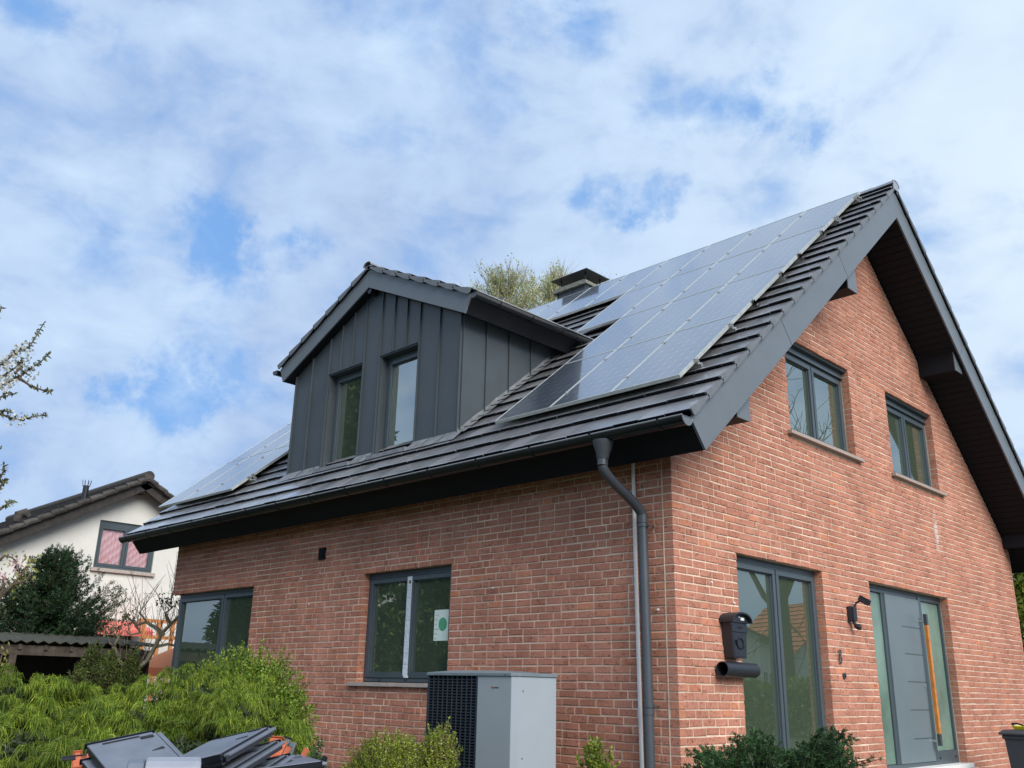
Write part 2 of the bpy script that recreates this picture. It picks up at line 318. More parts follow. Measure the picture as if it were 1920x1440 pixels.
# ------------------------------------------------------------------ world and sun
SUN_EL, SUN_AZ = math.radians(36), math.radians(-17)      # azimuth measured from +x towards +y
sund = Vector((math.cos(SUN_EL)*math.cos(SUN_AZ), math.cos(SUN_EL)*math.sin(SUN_AZ), math.sin(SUN_EL)))
def world():
    w = bpy.data.worlds.new('World'); SC.world = w; w.use_nodes = True; nt = w.node_tree
    bg = nt.nodes['Background']; bg.inputs[1].default_value = 1.0
    sky = N(nt, 'ShaderNodeTexSky', sky_type='NISHITA'); sky.sun_disc = False
    sky.sun_elevation = SUN_EL; sky.sun_rotation = PI/2-SUN_AZ; sky.air_density = 1.0; sky.dust_density = 1.0
    sc = N(nt, 'ShaderNodeMix', data_type='RGBA', blend_type='MULTIPLY'); sc.inputs[0].default_value = 1
    nt.links.new(sky.outputs[0], sc.inputs[6]); sc.inputs[7].default_value = (.075, .085, .10, 1)
    tc = N(nt, 'ShaderNodeTexCoord')
    # cloud layer seen in perspective: direction divided by height
    sp = N(nt, 'ShaderNodeSeparateXYZ'); nt.links.new(tc.outputs['Generated'], sp.inputs[0])
    def mth(op, a, b=None, c=None, clamp=False):
        n = N(nt, 'ShaderNodeMath', operation=op, use_clamp=clamp)
        for i, v in enumerate((a, b, c)):
            if v is None: continue
            if isinstance(v, (int, float)): n.inputs[i].default_value = v
            else: nt.links.new(v, n.inputs[i])
        return n.outputs[0]
    den = mth('ADD', mth('MAXIMUM', sp.outputs[2], 0.0), .22)
    cb = N(nt, 'ShaderNodeCombineXYZ')
    nt.links.new(mth('DIVIDE', sp.outputs[0], den), cb.inputs[0]); nt.links.new(mth('DIVIDE', sp.outputs[1], den), cb.inputs[1])
    pm = N(nt, 'ShaderNodeMapping'); pm.inputs[3].default_value = (1, 1, 1.7); nt.links.new(tc.outputs['Generated'], pm.inputs[0]); P = pm.outputs[0]
    n1 = noise(nt, 4.6, 9, .56, vec=P, dist=.35)
    n2 = noise(nt, 12, 8, .56, vec=P, dist=.3)
    n3 = noise(nt, 2.6, 4, .5, vec=P, dist=.2)
    # openings in the cloud cover, as directions on the sky
    gaps = [(375, 430, .032, .95), (425, 415, .02, .6), (545, 468, .025, .9), (450, 480, .03, .6), (330, 735, .035, .9), (380, 705, .035, .7), (300, 785, .035, .6), (450, 690, .03, .5), (500, 725, .03, .4),
            (1195, 392, .025, 1.), (1095, 352, .022, .8), (1400, 185, .03, .8), (1530, 212, .022, .7), (1030, 5, .03, .8), (1120, 60, .03, .4), (120, 70, .03, .5), (1280, 190, .03, .5), (60, 8, .03, .6),
            (700, 265, .03, .4), (760, 50, .04, .4), (200, 480, .04, .35), (430, 545, .035, .6), (800, 460, .03, .4), (900, 130, .03, .4)]
    acc = None
    nw = noise(nt, 11, 6, .65, vec=tc.outputs['Generated']); vs_ = N(nt, 'ShaderNodeVectorMath', operation='MULTIPLY_ADD')
    nt.links.new(nw.outputs['Color'], vs_.inputs[0]); vs_.inputs[1].default_value = (.20, .20, .12); 
    sb = N(nt, 'ShaderNodeVectorMath', operation='SUBTRACT'); nt.links.new(tc.outputs['Generated'], sb.inputs[0]); sb.inputs[1].default_value = (.10, .10, .06); nt.links.new(sb.outputs[0], vs_.inputs[2])
    for u, v, rad, amp in gaps:
        d = dirn(u, v)
        dp = N(nt, 'ShaderNodeVectorMath', operation='DISTANCE'); nt.links.new(vs_.outputs[0], dp.inputs[0]); dp.inputs[1].default_value = d
        g = mth('MULTIPLY', mth('SUBTRACT', 1.0, mth('DIVIDE', dp.outputs['Value'], rad*1.7), clamp=True), amp)
        acc = g if acc is None else mth('ADD', acc, g)
    acc = mth('MINIMUM', acc, .85)
    # density = noise - openings
    dens = mth('SUBTRACT', mth('ADD', mth('MULTIPLY', n1.outputs[0], .66), mth('MULTIPLY', n2.outputs[0], .54)), mth('MULTIPLY', acc, .31))
    cov = N(nt, 'ShaderNodeMapRange'); cov.interpolation_type = 'SMOOTHSTEP'
    nt.links.new(dens, cov.inputs[0]); cov.inputs[1].default_value = .24; cov.inputs[2].default_value = .62
    cov.inputs[3].default_value = 0.08; cov.inputs[4].default_value = 1.0
    shade = mth('ADD', mth('MULTIPLY', n1.outputs[0], .5), mth('ADD', mth('MULTIPLY', n2.outputs[0], .25), mth('MULTIPLY', n3.outputs[0], .25)))
    cr = ramp(nt, [(.38, (.315, .405, .575)), (.46, (.355, .46, .64)), (.54, (.405, .525, .70)), (.64, (.50, .615, .755))], shade)
    # brighter veil towards the right-hand side of the view and low down
    dp = N(nt, 'ShaderNodeVectorMath', operation='DISTANCE'); nt.links.new(tc.outputs['Generated'], dp.inputs[0]); dp.inputs[1].default_value = dirn(1950, 360)
    veil = mth('SUBTRACT', 1.0, mth('DIVIDE', dp.outputs['Value'], .55), clamp=True)
    col = mix(nt, cr.outputs[0], (.60, .70, .78), mth('MULTIPLY', veil, .75))
    blue = mix(nt, sc.outputs[2], (.15, .33, .66), .85)
    skyc = mix(nt, blue, col, cov.outputs[0])
    nt.links.new(skyc, bg.inputs[0])
world()
sl = bpy.data.lights.new('sun', 'SUN'); sl.energy = 3.1; sl.angle = math.radians(42); sl.color = (1, .955, .89)
so = bpy.data.objects.new('sun', sl); COL.objects.link(so); so.location = sund*60
so.rotation_euler = sund.to_track_quat('Z', 'Y').to_euler()
SC.view_settings.view_transform = 'Standard'; SC.view_settings.look = 'None'; SC.view_settings.exposure = 0.46; SC.view_settings.gamma = 1

# ------------------------------------------------------------------ ground
def ground_z(x, y):
    d = max(0.0, min(1.0, (-y-.5)/5.0)) if x < 1.5 else max(0.0, min(1.0, (-y+6)/12.0))
    return -.36-.40*d*d*(3-2*d)
def make_ground():
    g = sorted(set([-400, -200, -120, -80, -60, -45]+list(np.arange(-36, 26, 1.5))+[30, 45, 60, 90, 140, 220, 400]))
    V = []; F = []
    for y in g:
        for x in g:
            V.append((x, y, ground_z(x, y)+(.03*math.sin(x*1.7)*math.cos(y*1.3) if abs(x) < 40 and y < -1 else 0)))
    n = len(g)
    for j in range(n-1):
        for i in range(n-1): F.append((j*n+i, j*n+i+1, (j+1)*n+i+1, (j+1)*n+i))
    m, nt, b = new_mat('lawn_soil'); n1 = noise(nt, .6, 6, .6); n2 = noise(nt, 14, 4)
    c = mix(nt, ramp(nt, [(.35, (.05, .08, .02)), (.6, (.09, .08, .05))], n1.outputs[0]).outputs[0], ramp(nt, [(.3, (.6, .6, .6)), (.7, (1.3, 1.3, 1.3))], n2.outputs[0]).outputs[0], 1., 'MULTIPLY')
    nt.links.new(c, b.inputs['Base Color']); b.inputs['Roughness'].default_value = .95; bump(nt, b, n2.outputs[0], .8, .05)
    mb = MB(); mb.add(V, F); tag(mb.build('ground', m), kind='structure')
    mb = MB()
    V = []; xs = np.linspace(1.9, 6.5, 8); ys = np.linspace(-3, 9.5, 16)
    for y in ys:
        for x in xs: V.append((x, y, ground_z(x, y)+.03))
    F = [(j*8+i, j*8+i+1, (j+1)*8+i+1, (j+1)*8+i) for j in range(15) for i in range(7)]
    mb.add(V, F); tag(mb.build('path', plain('paving', (.22, .21, .20), .85, .25, 3, .2, bumps=.3)), kind='structure')
make_ground()

# ------------------------------------------------------------------ brick house
W_, D_, R_ = 10.283, 10.084, 5.042
TN = .84469; TH = math.atan(TN); CT, ST = math.cos(TH), math.sin(TH)
EY, EZ = -.35, 2.977                  # lower inner corner of the eave
XR, XL = .628, -11.005                # outer faces of the two rake boards
Z0, CH = -.1118, .0768                  # first course, course height
house = empty('brick_house', (-5, 5, 0))
tag(house, 'red brick house with a steep dark tiled roof, anthracite dormer and rooftop solar panels', 'house')
def rz(y): return EZ+TN*((y if y <= R_ else 2*R_-y)-EY)      # underside plane of the roof
OPEN_F = [(-4.885, -3.174, .911, Z0+31*CH), (-W_-.01, -7.638, .33, Z0+31*CH)]
OPEN_G = [(1.126, 3.012, .02, Z0+31*CH), (4.275, 6.915, -.02, Z0+31*CH), (2.521, 4.282, 3.83, Z0+68*CH), (5.469, 7.175, 3.83, Z0+68*CH)]
OPEN_L = [(-.01, 1.7, .33, Z0+31*CH)]
def spans(a, b, holes):
    out = [(a, b)]
    for h0, h1 in holes:
        nxt = []
        for s0, s1 in out:
            if h1 <= s0 or h0 >= s1: nxt.append((s0, s1)); continue
            if h0 > s0+.01: nxt.append((s0, h0))
            if h1 < s1-.01: nxt.append((h1, s1))
        out = nxt
    return out
def brick_face(f, u0, u1, opens, ztop, parity, seed):
    """f(u, z, d) -> xyz with d the distance out of the wall. Returns one mesh builder: material 0 brick, 1 mortar"""
    mb = MB(); rnd = random.Random(seed)
    i = 0
    while True:
        za = Z0+i*CH; zb = za+CH-.0118; zc = (za+zb)/2
        a, b = u0, u1
        ca = parity == (i % 2)
        if not ca: a += .108
        if (parity+i) % 2: pass
        if not callable(ztop):
            if za > ztop: break
            b2 = b
        else:
            lim = ztop(zc)
            if lim is None: break
            a = max(a, lim[0]); b = min(b, lim[1])
        b_end = b if ca else (b-.108 if b >= u1-1e-6 else b)
        holes = [(o[0], o[1]) for o in opens if o[2]-.02 < zc < o[3]]
        for s0, s1 in spans(a, b_end, holes):
            u = s0; first = True
            while u < s1-.02:
                ln = rnd.choice([.207]*6+[.098]) if not first else rnd.choice([.207, .098, .152, .207])
                rem = s1-u
                if rem < ln+.075: ln = rem if rem <= .24 else rem-.109
                e = u+ln
                deep = first or abs(e-s1) < 1e-4
                bd = .10 if deep else .022
                wob = .0022*math.sin(u*2.3+i*.7)+.0018*math.sin(u*7.1+i*2.1)
                j = lambda k=.0021: rnd.uniform(-k, k)
                dj = rnd.uniform(-.0015, .0030)
                ua, ub, wa, wb = u+(0 if first else j()), e+j(.0008), za+wob+j(.001), zb+wob+j(.001)
                c = [(ua, wa+j()), (ub, wa+j()), (ub, wb+j()), (ua, wb+j())]
                iu, iw = .005, .005
                inn = [(ua+iu, wa+iw+j()), (ub-iu, wa+iw+j()), (ub-iu, wb-iw+j()), (ua+iu, wb-iw+j())]
                vs = [f(p, q, dj+j(.0015)) for p, q in inn]+[f(p, q, dj-.005) for p, q in c]+[f(p, q, -bd) for p, q in c]
                fs = [(0, 1, 2, 3)]
                for k in range(4):
                    l = (k+1) % 4; fs.append((4+k, 4+l, l, k)); fs.append((8+k, 8+l, 4+l, 4+k))
                mb.add(vs, fs, 0)
                u = e+.0118; first = False
        i += 1
    return mb
def backing(mb, f, u0, u1, opens, zt, d0=-.0060, d1=-.30):
    us = sorted(set([u0, u1]+[max(u0, o[0]-.004) for o in opens]+[min(u1, o[1]+.004) for o in opens]+([R_] if callable(zt) else [])))
    for a, b in zip(us[:-1], us[1:]):
        if b-a < 1e-4: continue
        c = (a+b)/2; hs = sorted([(o[2]-.004, o[3]+.004) for o in opens if o[0]-.005 < c < o[1]+.005])
        z = Z0-.25; segs = []
        for h0, h1 in hs: segs.append((z, h0)); z = h1
        for s0, s1 in segs: mb.prism([(a, s0), (b, s0), (b, s1), (a, s1)], d0, d1, f, 1)
        ta, tb = (zt(a), zt(b)) if callable(zt) else (zt, zt)
        mb.prism([(a, z), (b, z), (b, tb), (a, ta)], d0, d1, f, 1)
gf = lambda u, z, d: (d, u, z)
ff = lambda u, z, d: (u, -d, z)
lf = lambda u, z, d: (-W_-d, u, z)
bf = lambda u, z, d: (u, D_+d, z)
def glim(z):
    if z < rz(0)-.02: return (-1, 99)
    a = (z+.02-EZ)/TN+EY; a2 = 2*R_-a
    return (a, a2) if a < R_-.06 else None
bm_ = [M['brick'], M['mortar']]
mb = brick_face(ff, -W_, 0, OPEN_F, 3.30, 0, 1); backing(mb, ff, -W_+.006, -.3, OPEN_F, 3.24); wall_f = mb.build('wall', bm_, house)
mb = brick_face(gf, 0, D_, OPEN_G, glim, 1, 2); backing(mb, gf, .006, D_-.006, OPEN_G, lambda u: rz(u)-.01); wall_g = mb.build('wall', bm_, house)
mb = brick_face(lf, 0, D_, OPEN_L, glim, 1, 3); backing(mb, lf, .31, D_-.0085, [(.3, 1.7, .33, OPEN_L[0][3])], lambda u: rz(u)-.01)
mb.box(-W_+.0085, -W_+.3, .0085, .3, OPEN_L[0][3]+.004, 3.24, 1); wall_l = mb.build('wall', bm_, house)
mb = brick_face(bf, -W_, 0, [], 3.30, 0, 4); backing(mb, bf, -W_+.31, -.31, [], 3.24); wall_b = mb.build('wall', bm_, house)
mb = MB(); mb.box(-W_+.3, -.3, .31, D_-.31, -.30, .0); mb.build('floor', M['floor'], house)
mb = MB(); mb.box(-W_+.3, -.3, .31, D_-.31, 2.55, 2.8)
mb.build('ceiling', M['plaster'], house)
mb = MB(); mb.box(-5.6, -5.5, .31, D_-.31, 0.001, 2.549); mb.box(-5.499, -.31, 4.1, 4.2, 0.001, 2.549); mb.box(-10, -5.601, 5.1, 5.2, 0.001, 2.549)
mb.box(-6, -5.9, 1.5, D_-1.5, 2.801, 5.2); mb.box(-5.899, -.31, 4.85, 4.95, 2.801, 6.4)
mb.build('inner_wall', M['plaster'], house)
# plinth band under the bricks
mb = MB(); mb.box(-W_-.004, .004, -.004, .25, Z0-.45, Z0-.012); mb.box(-.25, .0042, .2501, D_, Z0-.45, Z0-.012)
mb.build('plinth', M['eave_dark'], house)
# ---- roof carcass, boards, soffits
def PF(x, s, h):      # front slope: s up the slope from the eave tip, h above the tile plane
    return (x, EY-.427*ST+s*CT-h*ST, EZ+.427*CT+s*ST+h*CT)
def PB(x, s, h):
    q = PF(x, s, h); return (q[0], 2*R_-q[1], q[2])
SL = (R_-(EY-.427*ST))/CT                 # slope length to the ridge
roof = None
def deck():
    mb = MB()
    for P in (PF, PB):
        mb.prism([(0.03, -.40), (0.03, -.075), (SL+.03, -.075), (SL-.33, -.40)], XL+.03, XR-.03, lambda s, h, x, P=P: P(x, s, h))
    return mb.build('roof', M['eave_dark'], house)
roof = deck()
def slope_tiles(mb, P, xa, xb, s_end, course, wid, drop=.036, th=.024, skip=None):
    ns = int(math.ceil(s_end/course)); rnd = random.Random(5)
    for i in range(ns):
        s0 = i*course; s1 = min(s0+course+.05, s_end)
        off = (i % 2)*wid/2; x = xa-off
        while x < xb-.001:
            a, b = max(x, xa)+.005, min(x+wid, xb)-.005
            if b-a > .03 and not (skip and skip((a+b)/2, s0)):
                k = (s1-s0)/course*drop; dh = rnd.uniform(-.004, .004); ds = rnd.uniform(-.005, .005)
                vs = [P(a, s0+ds, dh), P(b, s0+ds, dh), P(b, s1, -k), P(a, s1, -k), P(a, s0+ds, dh-th), P(b, s0+ds, dh-th), P(b, s1, -k-th*.6), P(a, s1, -k-th*.6),
                      P(a, s0+ds+.012, dh+.003), P(b, s0+ds+.012, dh+.003)]
                mb.add(vs, [(0, 1, 9, 8), (8, 9, 2, 3), (1, 5, 6, 2, 9), (3, 7, 4, 0, 8), (2, 6, 7, 3)]); mb.add(vs, [(4, 7, 6, 5), (0, 4, 5, 1)], 1)  # tail and underside faces take the dark painted-shade slot
            x += wid
def verge(mb, P, xo, sgn, s_end, course, drop=.036, lip=.080, thick=.018):
    for i in range(int(s_end/course)):
        s0 = i*course; c = course
        poly = [(s0+.001, -.001), (s0+c+.02, -drop-.002), (s0+c+.02, -drop-.028), (s0+.17, -lip+.004), (s0+.12, -lip), (s0+.012, -lip), (s0+.001, -lip+.025)]
        mb.prism(poly, xo, xo-sgn*thick, lambda s, h, x: P(x, s, h))
def ridge_caps(mb, P0, xa, xb, n, r=.105, f=None):
    # half-round caps along a line; f(t) -> (centre xyz), section in the plane across
    pass
mb = MB(); slope_tiles(mb, PF, XL-.02, XR+.02, SL, .345, .300); mb.build('roof_tiles', [M['tile'], M['tail_shade']], roof)
mb = MB(); slope_tiles(mb, PB, XL-.02, XR+.02, SL, .345, .300); mb.build('roof_tiles', [M['tile'], M['tail_shade']], roof)
M['tile_side'] = plain('tile_side', (.135, .145, .155), .45, .15, 9, .4)
for P in (PF, PB):
    mb = MB(); verge(mb, P, XR+.041, 1, SL, .345); mb.build('verge_tiles', M['tile_side'], roof)
    mb = MB(); verge(mb, P, XL-.041, -1, SL, .345); mb.build('verge_tiles', M['tile_side'], roof)
def ridge(mb, x0, x1, y, z, step=.33, r=.12, along='x', drop=.0, n=9):
    L = x1-x0; k = int(round(abs(L)/step)); st = L/k
    for i in range(k):
        a, b = x0+i*st, x0+(i+1)*st+st*.12
        vs = []
        for t, rr in ((a, r), (b, r*.90)):
            for o_ in (0, -.014):
                for q in range(n):
                    an = PI*q/(n-1); c_, s_ = math.cos(an)*(rr+o_), math.sin(an)*(rr+o_)*.72
                    vs.append((t, y+c_, z+s_-.055) if along == 'x' else (y+c_, t, z+s_-.055))
        fs = []
        for q in range(n-1):
            fs += [(q, q+1, 2*n+q+1, 2*n+q), (n+q+1, n+q, 3*n+q, 3*n+q+1), (q+1, q, n+q, n+q+1), (2*n+q, 2*n+q+1, 3*n+q+1, 3*n+q)]
        fs += [(0, 2*n, 3*n, n), (n-1, 2*n-1, 4*n-1, 3*n-1)]
        mb.add(vs, fs)
ZR = EZ+.427*CT+SL*ST
mb = MB(); ridge(mb, XR+.05, XL-.05, R_, ZR+.01, .33, .115); mb.box(XR+.03, XR+.045, R_-.09, R_+.09, ZR-.13, ZR+.02)
ro = mb.build('ridge_tiles', M['tile'], roof)
# rake boards (in lengths) and eave boards
FB = -.427                    # underside h
def rake(P, xo, sgn, cuts):
    first = True
    for s0, s1 in cuts:
        mb = MB(); lo0, lo1 = s0, s1
        if s0 == 0: poly = [(0.0, FB), (s1-.005, FB), (s1-.005, FB+.345), (0, FB+.345)]
        elif s1 >= SL-.01:
            poly = [(s0+.005, FB), (SL+FB*TN-.001, FB), (SL+(FB+.345)*TN-.001, FB+.345), (s0+.005, FB+.345)]
        else: poly = [(s0+.005, FB), (s1-.005, FB), (s1-.005, FB+.345), (s0+.005, FB+.345)]
        mb.prism(poly, xo, xo-sgn*.024, lambda s, h, x: P(x, s, h)); mb.build('rake_board', M['anthracite'], house)
for xo, sg in ((XR, 1), (XL, -1)):
    rake(PF, xo, sg, [(0, 2.386), (2.386, 4.54), (4.54, SL)]); rake(PB, xo, sg, [(0, 2.386), (2.386, 4.54), (4.54, SL)])
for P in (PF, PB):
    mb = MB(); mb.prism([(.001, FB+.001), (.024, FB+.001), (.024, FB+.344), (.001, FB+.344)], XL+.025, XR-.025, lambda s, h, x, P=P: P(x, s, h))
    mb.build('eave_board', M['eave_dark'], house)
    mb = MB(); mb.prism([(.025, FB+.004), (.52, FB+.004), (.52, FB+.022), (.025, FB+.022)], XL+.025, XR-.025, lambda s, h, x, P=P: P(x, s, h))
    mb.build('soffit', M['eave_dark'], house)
    for xa, xb in ((0.012, XR-.026), (XL+.026, -W_-.012)):
        mb = MB(); s = .53
        while s < SL+FB*TN-.02:
            e = min(s+.118, SL+FB*TN-.002)
            mb.prism([(s, FB+.006), (e-.006, FB+.006), (e-.006, FB+.024), (s, FB+.024)], xa, xb, lambda s_, h, x, P=P: P(x, s_, h)); s += .12
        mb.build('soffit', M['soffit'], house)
def purlin(y0, y1, zb, xa=0.01, xb=.545):
    mb = MB(); zt = max(rz(y0), rz(y1))+.03
    mb.box(xa, xb, y0, y1, zb, zt); o = mb.build('purlin', M['soffit'], house)
    mb = MB(); mb.box(xb, xb+.012, y0-.004, y1+.004, zb-.004, min(rz(y0), rz(y1))+.01 if False else zt); mb.build('end_cap', M['anthracite'], o)
purlin(.36, .60, 3.47); purlin(3.27, 3.53, 5.84); purlin(6.90, 7.16, 5.68); purlin(9.78, 10.0, 3.33)
# gutters
def gutter_mesh(mb, P0, P1, out, r=.085, n=11, th=.004):
    P0, P1 = np.array(P0, float), np.array(P1, float); ax = unit(P1-P0); out = np.array(out, float); up = np.array([0, 0, 1.]); up = unit(up-ax*(up@ax))
    vs = []
    for P in (P0, P1):
        for rr in (r, r-th):
            for q in range(n):
                a = PI*q/(n-1); vs.append(P+out*math.cos(a)*rr-up*math.sin(a)*rr)
    fs = []
    for q in range(n-1):
        fs += [(q, 2*n+q, 2*n+q+1, q+1), (n+q, n+q+1, 3*n+q+1, 3*n+q), (q, q+1, n+q+1, n+q), (2*n+q+1, 2*n+q, 3*n+q, 3*n+q+1)]
    fs += [(0, n, 3*n, 2*n), (n-1, 3*n-1, 4*n-1, 2*n-1)]
    mb.add(vs, fs)
    mb.tube([P0+out*r+up*.006, P1+out*r+up*.006], .0085, 8, mi=1)
def gutter_caps(mb, P, ax, out, r=.085, n=11):
    P = np.array(P, float); out = np.array(out, float); ax = np.array(ax, float); up = np.array([0, 0, 1.])
    pts = [(math.cos(PI*q/(n-1))*r, -math.sin(PI*q/(n-1))*r) for q in range(n)]
    for t0, t1, k in ((0, .004, .98),):
        vs = [P+ax*t0+out*a*k+up*b_*k for a, b_ in pts]+[P+ax*t1+out*a*k+up*b_*k for a, b_ in pts]
        fs = [tuple(range(n)), tuple(range(2*n-1, n-1, -1))]+[(i, i+n, (i+1) % n+n, (i+1) % n) for i in range(n)]
        mb.add(vs, fs)
    mb.tube([P+ax*.004+out*math.cos(PI*q/(n-1))*r-up*math.sin(PI*q/(n-1))*r for q in range(n)], .005, 6)
    mb.tube([P+ax*.004+out*r, P+ax*.004-out*r], .005, 6)
GY, GZ = -.655, 3.222
mb = MB(); gutter_mesh(mb, (XL-.06, GY, GZ), (XR+.012, GY, GZ), (0, -1, 0), r=.077); g1 = mb.build('gutter', [M['gutter'], M['lip']], house, smooth=True); smooth_angle(g1, 40)
mb = MB(); gutter_caps(mb, (XR+.012, GY, GZ), (1, 0, 0), (0, -1, 0), r=.079); mb.build('end_cap', M['anthracite'], g1)
mb = MB(); gutter_caps(mb, (XL-.06, GY, GZ), (-1, 0, 0), (0, -1, 0), r=.079); mb.build('end_cap', M['anthracite'], g1)
x = XR-.25
while x > XL:
    mb = MB(); n = 9
    for k in (0,):
        pts = [(x, GY-math.cos(PI*q/(n-1))*.0802, GZ-math.sin(PI*q/(n-1))*.0802) for q in range(n)]
        pts = [(x, GY-.085, GZ+.014)]+pts+[(x, GY+.088, GZ+.03)]
        for a, b_ in zip(pts[:-1], pts[1:]):
            a, b_ = np.array(a), np.array(b_); nrm = np.array([0, -(b_-a)[2], (b_-a)[1]]); nrm = nrm/np.linalg.norm(nrm)*.003
            w = np.array([.013, 0, 0]); mb.add([a-w-nrm, a+w-nrm, b_+w-nrm, b_-w-nrm, a-w+nrm, a+w+nrm, b_+w+nrm, b_-w+nrm], [(0, 3, 2, 1), (4, 5, 6, 7), (0, 1, 5, 4), (1, 2, 6, 5), (2, 3, 7, 6), (3, 0, 4, 7)])
    mb.build('gutter_bracket', M['gutter'], g1); x -= .80
mb = MB(); gutter_mesh(mb, (XL-.06, D_-GY, GZ), (XR+.012, D_-GY, GZ), (0, 1, 0)); smooth_angle(mb.build('gutter', [M['gutter'], M['lip']], house), 40)
# downpipe with outlet funnel and swan neck
mb = MB()
mb.tube([(-.32, GY, GZ-.06), (-.32, GY, GZ-.10), (-.325, GY, GZ-.19), (-.33, GY, GZ-.235)], [.105, .098, .066, .058], 20)
mb.tube([(-.33, GY, GZ-.235), (-.33, GY, GZ-.30)], .052, 18)
bend = []
P0, P1 = np.array([-.33, GY, GZ-.30]), np.array([-.285, -.105, 2.50])
for t in np.linspace(0, 1, 16):
    e = t*t*(3-2*t); zt = P0[2]+(P1[2]-P0[2])*(t*.9+.1*e); bend.append((P0[0]+(P1[0]-P0[0])*e, P0[1]+(P1[1]-P0[1])*e, zt))
bend[0] = tuple(P0); bend[-1] = tuple(P1)
mb.tube(bend, .049, 18)
dp = mb.build('downpipe', M['pipe'], house); smooth_angle(dp, 50)
mb = MB(); mb.tube([(-.285, -.105, 2.52), (-.285, -.105, 2.44)], .054, 18); mb.tube([(-.285, -.105, 2.46), (-.27, -.105, 1.2), (-.262, -.105, -.36)], .049, 18)
mb.tube([(-.267, -.105, .80), (-.266, -.105, .68)], .0535, 18)
smooth_angle(mb.build('downpipe', M['pipe'], house), 50)
for z in (2.41, .755):
    mb = MB(); mb.tube([(-.285+.014*(2.41-z), -.105, z+.012), (-.285+.014*(2.41-z), -.105, z-.012)], .0575, 18); mb.box(-.235, -.20, -.115, -.095, z-.012, z+.012)
    mb.tube([(-.222, -.105, z), (-.222, 0.0, z)], .006, 8); mb.build('pipe_clamp', M['pipe'], dp)
mb = MB(); mb.tube([(-.445, -.022, 3.13), (-.44, -.022, 2.2), (-.412, -.022, -.3)], .019, 10); mb.build('cable_conduit', M['white'], house)
# expansion joint line near the corner and wall vent
mb = MB(); mb.box(-.118, -.108, -.0035, .0, Z0, 3.1); mb.build('expansion_joint', M['mortar'], house)
mb = MB(); mb.box(-5.945, -5.80, -.022, .01, 2.525, 2.69)
for k in range(6): mb.box(-5.935, -5.81, -.034, -.022, 2.54+k*.024, 2.551+k*.024)
mb.build('wall_vent', M['gutter'], house)
rr = random.Random(8)
for x, z in ((-2.45, 1.95), (-6.1, 1.93), (-.20, 1.62), (-6.35, 2.3)):
    mb = MB(); mb.tube([(x, -.014, z), (x, -.001, z)], .012, 8); mb.build('wall_plug', M['white'], house)
for y, z in ((.62, 1.92), (1.02, 1.75)):
    mb = MB(); mb.tube([(.001, y, z), (.014, y, z)], .011, 8); mb.build('wall_plug', M['white'], house)

# ------------------------------------------------------------------ windows and door
def fbox(mb, f, u0, u1, z0, z1, d0, d1, mi=0):
    mb.box(u0, u1, z0, z1, min(d0, d1), max(d0, d1), mi, P=lambda a, b, c: f(a, b, c))
def ring(mb, f, u0, u1, z0, z1, w, d0, d1):
    fbox(mb, f, u0, u1, z0, z0+w, d0, d1); fbox(mb, f, u0, u1, z1-w, z1, d0, d1)
    fbox(mb, f, u0, u0+w, z0+w, z1-w, d0, d1); fbox(mb, f, u1-w, u1, z0+w, z1-w, d0, d1)
def window(f, u0, u1, z0, z1, dep=.115, cas=2, fw=.045, sw=.055, top_extra=.0, glass=None, parent=None, split=None):
    mb = MB(); g = .0
    ring(mb, f, u0+g, u1-g, z0, z1, fw, -dep-.07, -dep)
    if top_extra: fbox(mb, f, u0+fw, u1-fw, z1-fw-top_extra, z1-fw, -dep-.068, -dep-.004)
    a0, a1, b0, b1 = u0+fw, u1-fw, z0+fw, z1-fw-top_extra
    cuts = [a0]+([split] if split else [a0+(a1-a0)*k/cas for k in range(1, cas)])+[a1]
    panes = []
    for c0, c1 in zip(cuts[:-1], cuts[1:]):
        l = c0+(.004 if c0 == a0 else .012); r = c1-(.004 if c1 == a1 else .012)
        ring(mb, f, l, r, b0+.004, b1-.004, sw, -dep-.075, -dep+.012)
        ring(mb, f, l+sw, r-sw, b0+.004+sw, b1-.004-sw, .012, -dep-.06, -dep-.012)
        panes.append((l+sw+.01, r-sw-.01, b0+sw+.012, b1-sw-.012))
    for c in cuts[1:-1]: fbox(mb, f, c-.010, c+.010, b0, b1, -dep-.07, -dep-.006)
    w = mb.build('window', M['frame'], parent or house, bevel=.003)
    for p in panes:
        mb = MB(); fbox(mb, f, p[0], p[1], p[2], p[3], -dep-.040, -dep-.034); mb.build('pane', glass or M['glass'], w)
    return w, panes
def drain_caps(f, u0, u1, z, d, w, n=3):
    for k in range(n):
        mb = MB(); u = u0+(u1-u0)*(k+.5)/n; fbox(mb, f, u-.02, u+.02, z, z+.012, d, d+.006); mb.build('drain_cap', M['black'], w)
ZT = Z0+31*CH; ZT2 = Z0+68*CH
